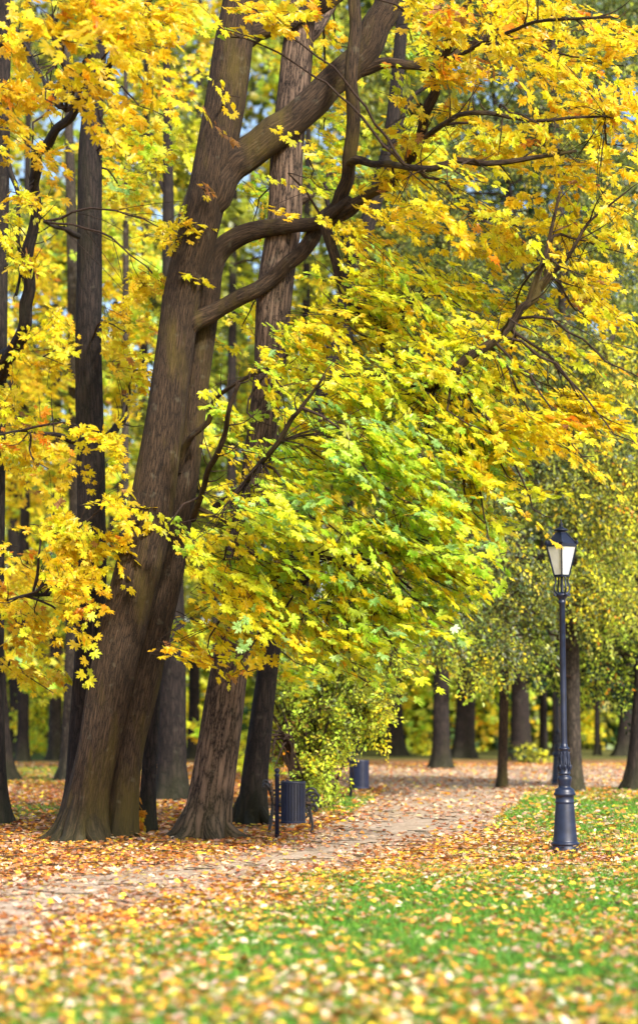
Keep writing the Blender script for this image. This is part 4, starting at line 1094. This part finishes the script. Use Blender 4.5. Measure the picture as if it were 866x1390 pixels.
shrub('big_shrub', 'big rounded yellow green shrub with arching canes beside the path', 430, 1096, YB,
      [(455, 930, 75, 45, YB, 1.2, 1.0, BW), (474, 975, 50, 40, YB - .4, 1.1, 1.5, BW), (430, 990, 50, 45, YB, 1.2, 0.9, {'N': 30, 'K': 40, 'R': 20, 'Y': 10}), (444, 1026, 38, 32, YB - .6, .9, 1.4, {'L': 40, 'K': 20, 'N': 30, 'Y': 10}), (430, 1055, 46, 30, YB - .7, .8, 1.1, {'N': 50, 'K': 30, 'L': 20}),
       (512, 975, 28, 44, YB - .3, .8, 1.5, {'L': 45, 'K': 25, 'Y': 20, 'N': 10}), (400, 930, 42, 40, YB + .2, 1, .9, BW), (450, 890, 80, 34, YB, 1.2, 1.1, BW), (480, 860, 80, 30, YB, 1.2, .9, BW), (530, 900, 36, 30, YB, 1, .8, BW), (400, 985, 40, 50, YB + .4, 1, .8, BW), (440, 950, 70, 60, YB + .5, 1, 1.0, {'N': 50, 'E': 40, 'L': 10}), (500, 930, 46, 40, YB, 1, 1.2, BW), (420, 1075, 40, 18, YB - .8, .5, .5, {'N': 70, 'K': 30}), (392, 1030, 30, 40, YB, .8, .35, {'R': 40, 'K': 40, 'O': 20})], st, link=.5)

US = [  # px, base y, half width, height px, weights, label
    (60, 1022, 60, 70, {'N': 35, 'L': 35, 'Y': 30}, 'yellow green bush at far left behind the mossy slim trunk'),
    (125, 1018, 40, 110, {'Y': 60, 'L': 30, 'N': 10}, 'tall yellow bush far behind the twin-stemmed maple'),
    (10, 1016, 40, 100, {'Y': 50, 'G': 30, 'L': 20}, 'golden bush at the far left picture edge'),
    (215, 1020, 50, 100, {'L': 40, 'Y': 40, 'N': 20}, 'lime bush glimpsed behind the thick dark trunk'),
    (395, 1030, 60, 110, {'K': 40, 'L': 30, 'Y': 30}, 'olive bush behind the canes of the big shrub'),
    (560, 1018, 34, 90, {'O': 30, 'G': 50, 'Y': 20}, 'orange bush behind the dark trunk beside the shrub'),
    (600, 1013, 30, 110, {'G': 50, 'Y': 40, 'O': 10}, 'tall golden bush between two far trunks'),
    (575, 1025, 22, 34, {'L': 60, 'Y': 30, 'N': 10}, 'low lime bush left of the stout brown trunk'),
    (625, 1022, 16, 44, {'B': 60, 'D': 40}, 'bluish green bush in front of the broad leaning trunk'),
    (668, 1016, 36, 70, {'L': 50, 'Y': 30, 'N': 20}, 'bright lime bush right of the broad leaning trunk'),
    (716, 1036, 26, 30, {'K': 40, 'L': 30, 'D': 30}, 'low yellow green bush at the foot of the widest black trunk'),
    (737, 1014, 30, 70, {'L': 40, 'N': 40, 'Y': 20}, 'lime undergrowth bush behind the thin black trunk'),
    (795, 1018, 24, 100, {'Y': 50, 'L': 40, 'N': 10}, 'yellow bush right of the near lamp post'),
    (835, 1016, 26, 90, {'D': 70, 'B': 20, 'N': 10}, 'dark bluish green bush left of the curved trunk'),
    (862, 1020, 22, 70, {'N': 50, 'D': 30, 'L': 20}, 'green bush at the right picture edge behind the leaning trunk'),
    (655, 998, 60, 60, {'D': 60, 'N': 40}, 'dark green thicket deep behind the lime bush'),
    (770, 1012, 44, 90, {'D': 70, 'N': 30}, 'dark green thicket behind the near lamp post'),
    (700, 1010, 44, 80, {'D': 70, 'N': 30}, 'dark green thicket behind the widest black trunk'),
    (70, 1026, 44, 130, {'N': 34, 'L': 36, 'Y': 30}, 'tall lime green bush beside the slim mossy-footed trunk'),
    (20, 1020, 40, 80, {'N': 50, 'L': 30, 'D': 20}, 'green bush at the foot of the broad far-left trunk'),
]
for (px, yb, hw, hh, wt, lab) in US:
    Yd = ydist(yb)
    sts = [[(px + rng.uniform(-.2, .2) * hw, yb, 3, Yd), (px + rng.uniform(-.5, .5) * hw, yb - hh * .5, 2, Yd), (px + rng.uniform(-.9, .9) * hw, yb - hh * .95, 1, Yd)] for _ in range(7)]
    sz = .10 * Yd / 45
    shrub('undergrowth_bush', lab, px, yb, Yd, [(px, yb - hh * .55, hw, hh * .5, Yd, hw * Yd / F0 * .8, 1.1, wt), (px + hw * .3, yb - hh * .25, hw * .8, hh * .25, Yd - 1, hw * Yd / F0 * .6, .9, wt)], sts, size=sz,
          group='bushes in the undergrowth', twig_r=.008, twr=.02, tl=.9)

# the wood far behind, one mass
def far_wood():
    AV, AF, AC, off = [], [], [], 0
    def patch(n, x0, x1, y0, y1, Y0, Y1, wt, size):
        nonlocal off
        k = max(4, n // 60)
        cx, cy, cz = rng.uniform(x0, x1, k), rng.uniform(y0, y1, k), rng.uniform(Y0, Y1, k)
        i = rng.integers(0, k, n)
        ps = P(cx[i], cy[i], cz[i]) + rng.normal(0, 0.9, (n, 3)) * np.array([1, 1, .7])
        ps[:, 2] = np.maximum(ps[:, 2], 0.2)
        base = pick(wt, k)[i]
        T = rng.normal(0, 1, (n, 3)) + np.array([0, 0, -.4])
        Nn = rng.normal(0, .6, (n, 3)) + np.array([0, -.7, .5])
        v, f, c = leaves(ps, T, Nn, size * rng.uniform(.6, 1.3, n), jitter(base, .25, .1), T_STAR)
        AV.append(v); AF.append(f + off); AC.append(c); off += len(v)
    patch(64000, -250, 600, -200, 1000, 92, 118, {'Y': 18, 'L': 14, 'K': 38, 'E': 30}, .50)
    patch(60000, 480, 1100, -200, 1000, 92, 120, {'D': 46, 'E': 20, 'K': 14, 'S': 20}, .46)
    patch(4500, 520, 700, 880, 1000, 88, 96, {'G': 14, 'L': 30, 'N': 26, 'D': 30}, .34)
    patch(9000, -250, 560, 880, 1010, 92, 110, {'N': 35, 'L': 25, 'Y': 20, 'D': 20}, .40)
    patch(8000, 640, 1080, 880, 1010, 94, 112, {'D': 80, 'E': 15, 'L': 5}, .40)
    o = build('distant_wood', np.concatenate(AV), np.concatenate(AF), M['small_leaf'], cols=np.concatenate(AC), smooth=False)
    o['kind'] = 'stuff'; o['label'] = 'distant yellow and dark green wood closing the view'; o['category'] = 'woodland'
far_wood()

# ------------------------------------------------------------------ street lamps
def lamp(loc, label, rot=0.0):
    root = empty('street_lamp', loc, label, 'street lamp', 'old style park lamps')
    root.rotation_euler = (0, 0, rot)
    mb = MB()
    lathe(mb, [(0.002, 0.0), (0.168, 0.0), (0.168, 0.02), (0.165, 0.085), (0.158, 0.10), (0.160, 0.112), (0.172, 0.118), (0.174, 0.130), (0.168, 0.142), (0.152, 0.150), (0.148, 0.165),
               (0.136, 0.30), (0.124, 0.46), (0.114, 0.605), (0.112, 0.617), (0.119, 0.624), (0.119, 0.636), (0.112, 0.644), (0.111, 0.69), (0.115, 0.70), (0.130, 0.712), (0.135, 0.726), (0.130, 0.742),
               (0.120, 0.752), (0.118, 0.775), (0.112, 0.787), (0.090, 0.80)], 40)
    mb.build('base', M['lamp_paint'], root)
    mb = MB()
    lathe(mb, [(0.090, 0.799), (0.076, 0.81), (0.073, 0.825), (0.078, 0.845), (0.088, 0.895), (0.089, 0.915), (0.084, 0.936), (0.068, 0.946), (0.065, 0.958), (0.074, 0.966), (0.077, 0.978), (0.072, 0.99), (0.068, 1.0),
               (0.064, 1.06), (0.058, 1.15), (0.054, 1.25), (0.056, 1.262), (0.070, 1.272), (0.072, 1.282), (0.062, 1.292), (0.046, 1.305), (0.043, 1.33), (0.039, 1.34)], 32)
    mb.build('shaft_collar', M['lamp_paint'], root)
    mb = MB()   # cast leaf ornament round the collar
    for k in range(8):
        a = k * math.pi / 4
        rad = np.array([math.cos(a), math.sin(a), 0]); tan = np.array([-math.sin(a), math.cos(a), 0])
        for s in (-1, 1):
            wire(mb, [rad * .068 + [0, 0, 1.0], rad * .073 + tan * s * .018 + [0, 0, 1.06], rad * .066 + tan * s * .006 + [0, 0, 1.14], rad * .060 + tan * s * .014 + [0, 0, 1.20], rad * .066 + tan * s * .004 + [0, 0, 1.24]], .0065, 6, .02)
        wire(mb, [rad * .066 + [0, 0, 1.02], rad * .083 + [0, 0, 1.045], rad * .086 + [0, 0, 1.07], rad * .076 + [0, 0, 1.08]], .010, 6, .012)
        wire(mb, [rad * .062 + [0, 0, 1.10], rad * .066 + [0, 0, 1.17], rad * .058 + [0, 0, 1.24]], .008, 6, .02)
    mb.build('leaf_ornament', M['lamp_paint'], root)
    mb = MB()
    lathe(mb, [(0.039, 1.338), (0.038, 2.0), (0.036, 3.06), (0.046, 3.07), (0.046, 3.09), (0.040, 3.10), (0.043, 3.12), (0.060, 3.14), (0.080, 3.165), (0.082, 3.18), (0.06, 3.195), (0.03, 3.20), (0.02, 3.215), (0.018, 3.40)], 28)
    mb.build('pole', M['lamp_paint'], root)
    mb = MB()
    for k in range(4):
        a = k * math.pi / 2 + .35
        d = np.array([math.cos(a), math.sin(a), 0])
        wire(mb, [d * .03 + [0, 0, 3.185], d * .075 + [0, 0, 3.195], d * .105 + [0, 0, 3.235], d * .100 + [0, 0, 3.29], d * .085 + [0, 0, 3.335], d * .088 + [0, 0, 3.40]], .011, 8, .02)
        wire(mb, [d * .075 + [0, 0, 3.17], d * .10 + [0, 0, 3.16], d * .112 + [0, 0, 3.18], d * .098 + [0, 0, 3.195]], .009, 8, .012)
    mb.build('scroll_bracket', M['lamp_paint'], root)
    # hexagonal lantern
    a0 = -math.pi / 2 - R(6)
    ang = [a0 + k * math.pi / 3 for k in range(6)]
    def ring(r, z):
        return np.array([[r * math.cos(a), r * math.sin(a), z] for a in ang])
    mb = MB()
    def prism(mb, r0, z0, r1, z1):
        v = np.concatenate([ring(r0, z0), ring(r1, z1)])
        mb.add(v, [[k, (k + 1) % 6, 6 + (k + 1) % 6, 6 + k] for k in range(6)] + [[5, 4, 3, 2, 1, 0], [6, 7, 8, 9, 10, 11]])
    prism(mb, .112, 3.395, .116, 3.42)
    prism(mb, .214, 3.765, .218, 3.80)
    b0, b1 = ring(.108, 3.42), ring(.207, 3.765)
    for k in range(6):
        wire(mb, [b0[k], b1[k]], .0095, 6, .3)
    mb.build('lantern_frame', M['lamp_paint'], root, smooth=False)
    g0, g1 = ring(.103, 3.421), ring(.200, 3.764)
    for k in range(6):
        j = (k + 1) % 6
        e = .02
        q = np.array([g0[k] * (1 - e) + g0[j] * e, g0[j] * (1 - e) + g0[k] * e, g1[j] * (1 - e) + g1[k] * e, g1[k] * (1 - e) + g1[j] * e])
        nrm = np.cross(q[1] - q[0], q[3] - q[0]); nrm /= np.linalg.norm(nrm)
        q2 = q - nrm * .004
        mb = MB()
        mb.add(np.concatenate([q, q2]), [[0, 1, 2, 3], [7, 6, 5, 4], [0, 4, 5, 1], [1, 5, 6, 2], [2, 6, 7, 3], [3, 7, 4, 0]])
        mb.build('glass_pane', M['glass'], root, smooth=False)
    mb = MB()
    prism(mb, .206, 3.801, .070, 3.945)
    e0, e1 = ring(.209, 3.802), ring(.072, 3.946)
    for k in range(6):
        wire(mb, [e0[k], e1[k]], .008, 6, .3)
        lathe(mb, [(.004, -.02), (.018, -.005), (.020, .012), (.012, .026), (.002, .034)], 8, e0[k] * [1.03, 1.03, 1] + [0, 0, .012])
    roof = mb.build('lantern_roof', M['lamp_paint'], root, smooth=False)
    mb = MB()
    lathe(mb, [(.055, 3.945), (.052, 3.965), (.085, 3.968), (.095, 3.975), (.088, 3.985), (.045, 4.005), (.026, 4.018), (.018, 4.03), (.026, 4.045), (.028, 4.056), (.016, 4.07), (.008, 4.085), (.013, 4.095), (.009, 4.105), (.002, 4.125)], 20)
    mb.build('finial', M['lamp_paint'], roof)
    return root
lp = G(767.5, 1160)
lamp(lp, 'tall dark blue grey lamp post standing in leaves at right foreground')
l2 = P(757.5, 970 + HC * F0 / 46.5, 46.5); l2[2] = 0
lamp(l2, 'distant lamp post almost hidden behind the near lamp post', .4)

# ------------------------------------------------------------------ litter bins
def litter_bin(loc, label, bx, rz=0.0, flip=1):
    root = empty('litter_bin', loc, label, 'litter bin', 'slatted litter bins')
    root.rotation_euler = (0, 0, rz)
    mb = MB()
    lathe(mb, [(.001, -.05), (.030, -.05), (.030, .86), (.034, .865), (.034, .88), (.022, .888), (.020, .90), (.030, .91), (.036, .928), (.034, .945), (.022, .96), (.002, .967)], 16)
    mb.build('post', M['bin_paint'], root)
    c = (bx, 0, 0); Rb = .163
    mb = MB()
    ns = 26
    for k in range(ns):
        a = 2 * math.pi * (k + .5) / ns
        box(mb, (c[0] + Rb * math.cos(a), c[1] + Rb * math.sin(a), .50), (.010, .030, .545), a)
    lathe(mb, [(Rb - .006, .755), (Rb + .007, .755), (Rb + .010, .765), (Rb + .007, .785), (Rb - .006, .787), (Rb - .010, .770), (Rb - .006, .755)], 40, c)
    lathe(mb, [(Rb - .006, .222), (Rb + .008, .222), (Rb + .009, .245), (Rb + .005, .252), (Rb - .006, .252), (Rb - .006, .222)], 40, c)
    mb.build('slatted_body', M['bin_paint'], root, smooth=False)
    mb = MB()
    lathe(mb, [(.001, .230), (Rb - .016, .230), (Rb - .014, .60), (Rb - .013, .768), (Rb - .018, .768), (Rb - .020, .26), (.001, .255)], 32, c)
    mb.build('liner', M['bin_inside'], root)
    for z in (.30, .50, .74):
        mb = MB()
        s = 1 if bx > 0 else -1
        box(mb, (s * (abs(bx) - Rb + .02) / 2 + s * .006, 0, z), (abs(bx) - Rb + .03, .022, .022))
        mb.build('bracket', M['bin_paint'], root, smooth=False)
    mb = MB()
    wire(mb, [(bx * .32, -.02, .79), (bx * .45, -.02, .806), (bx * .6, 0, .80), (bx * .75, 0, .785)], .008, 6)
    mb.build('latch', M['bin_paint'], root)
    return root
b1 = G(376, 1140)
litter_bin(b1, 'dark blue slatted litter bin on a post in front of the bench', .22)
b2 = G(476, 1086)
litter_bin(b2, 'distant slatted litter bin half hidden by the big shrub', .20)

# ------------------------------------------------------------------ cast iron bench seen end-on
def bench(loc, rz):
    root = empty('park_bench', loc, 'wrought iron scrolled park bench seen end-on behind the litter bin', 'bench')
    root.rotation_euler = (0, 0, rz)
    def spiral(c, r0, r1, a0, a1, n=18):
        t = np.linspace(0, 1, n)
        a = a0 + (a1 - a0) * t; r = r0 + (r1 - r0) * t
        return [(c[0] + rr * math.cos(x), c[1] + rr * math.sin(x)) for rr, x in zip(r, a)]
    def side(y):
        mb = MB()
        W = lambda p2, r=.013: wire(mb, [(x, y, z) for x, z in p2], r * 1.3, 8, .012)
        # back upright with rolled top, running down into the rear leg
        W(spiral((-.395, .655), .018, .045, 3.6, .9) + [(-.355, .665), (-.33, .60), (-.30, .50), (-.285, .40), (-.29, .28), (-.31, .14), (-.345, 0.0)], .016)
        # seat rail
        W([(-.285, .40), (-.15, .385), (0, .39), (.15, .405), (.28, .40)], .014)
        # arm rest ending in a big scroll
        W([(-.305, .53), (-.18, .56), (-.02, .545), (.12, .53), (.24, .555)] + spiral((.315, .50), .082, .022, 2.35, -4.0, 26), .014)
        W(spiral((.20, .475), .045, .012, 1.2, 6.2) , .010)
        W([(.24, .555), (.20, .50), (.19, .44), (.22, .40)], .012)
        # front leg with scroll
        W(spiral((.315, .335), .014, .05, -2.5, 1.2) + [(.33, .395), (.28, .40), (.255, .34), (.27, .24), (.29, .12), (.275, 0.0)], .014)
        W([(.255, .30), (.20, .22), (.10, .19), (0, .22), (-.10, .19), (-.22, .22), (-.285, .32)], .010)
        W([(.27, .22), (.225, .25), (.20, .30)], .009)
        mb.build('side_frame', M['iron'], root)
    side(0.0); side(1.55)
    for k in range(6):
        x = -.24 + k * .095
        mb = MB(); box(mb, (x, .775, .425 + (.006 if k in (0, 5) else 0)), (.07, 1.70, .028)); mb.build('seat_slat', M['bench_wood'], root, smooth=False)
    for k in range(3):
        z = .48 + k * .08; x = -.285 - (z - .4) * .22 + .03
        mb = MB(); box(mb, (x, .775, z), (.026, 1.70, .06)); mb.build('back_slat', M['bench_wood'], root, smooth=False)
bp = G(397, 1131)
bench(bp, R(1.5))

# ------------------------------------------------------------------ light
SUN_EL, SUN_AZ = R(35), R(152)     # azimuth clockwise from +Y (north)
sd = Vector((math.sin(SUN_AZ) * math.cos(SUN_EL), math.cos(SUN_AZ) * math.cos(SUN_EL), math.sin(SUN_EL)))
w = bpy.data.worlds.new('World'); SC.world = w; w.use_nodes = True
nt = w.node_tree; nt.nodes.clear()
out = nt.nodes.new('ShaderNodeOutputWorld'); bg = nt.nodes.new('ShaderNodeBackground'); sky = nt.nodes.new('ShaderNodeTexSky')
sky.sky_type = 'NISHITA'; sky.sun_disc = False; sky.sun_elevation = SUN_EL; sky.sun_rotation = SUN_AZ
sky.dust_density = 3.0; sky.air_density = 1.0; sky.ozone_density = 1.0
bg.inputs['Strength'].default_value = 0.15
nt.links.new(sky.outputs[0], bg.inputs['Color']); nt.links.new(bg.outputs[0], out.inputs['Surface'])
L = bpy.data.lights.new('sun', 'SUN'); L.energy = 3.2; L.angle = R(6); L.color = (1.0, 0.95, 0.86)
lo = bpy.data.objects.new('sun', L); COL.objects.link(lo)
lo.rotation_euler = sd.to_track_quat('Z', 'Y').to_euler()
lo.location = (20, -20, 40)

# ------------------------------------------------------------------ camera
cam = bpy.data.cameras.new('camera'); co = bpy.data.objects.new('camera', cam); COL.objects.link(co)
cam.sensor_fit = 'HORIZONTAL'; cam.sensor_width = 24.0; cam.lens = 24.0 * F0 / W0
cam.clip_start = 0.1; cam.clip_end = 2000
co.location = (0, 0, HC); co.rotation_euler = (math.pi / 2 + PITCH, 0, 0)
cam.dof.use_dof = True; cam.dof.focus_distance = 24.5; cam.dof.aperture_fstop = cam.lens / 70.0
SC.camera = co

SC.view_settings.view_transform = 'Standard'; SC.view_settings.look = 'None'
SC.view_settings.exposure = 1.0; SC.view_settings.gamma = 1.0; SC.view_settings.use_curve_mapping = False
SC.render.engine = 'CYCLES'
SC.cycles.max_bounces = 8; SC.cycles.diffuse_bounces = 4; SC.cycles.transmission_bounces = 6; SC.cycles.glossy_bounces = 3
SC.cycles.use_denoising = True
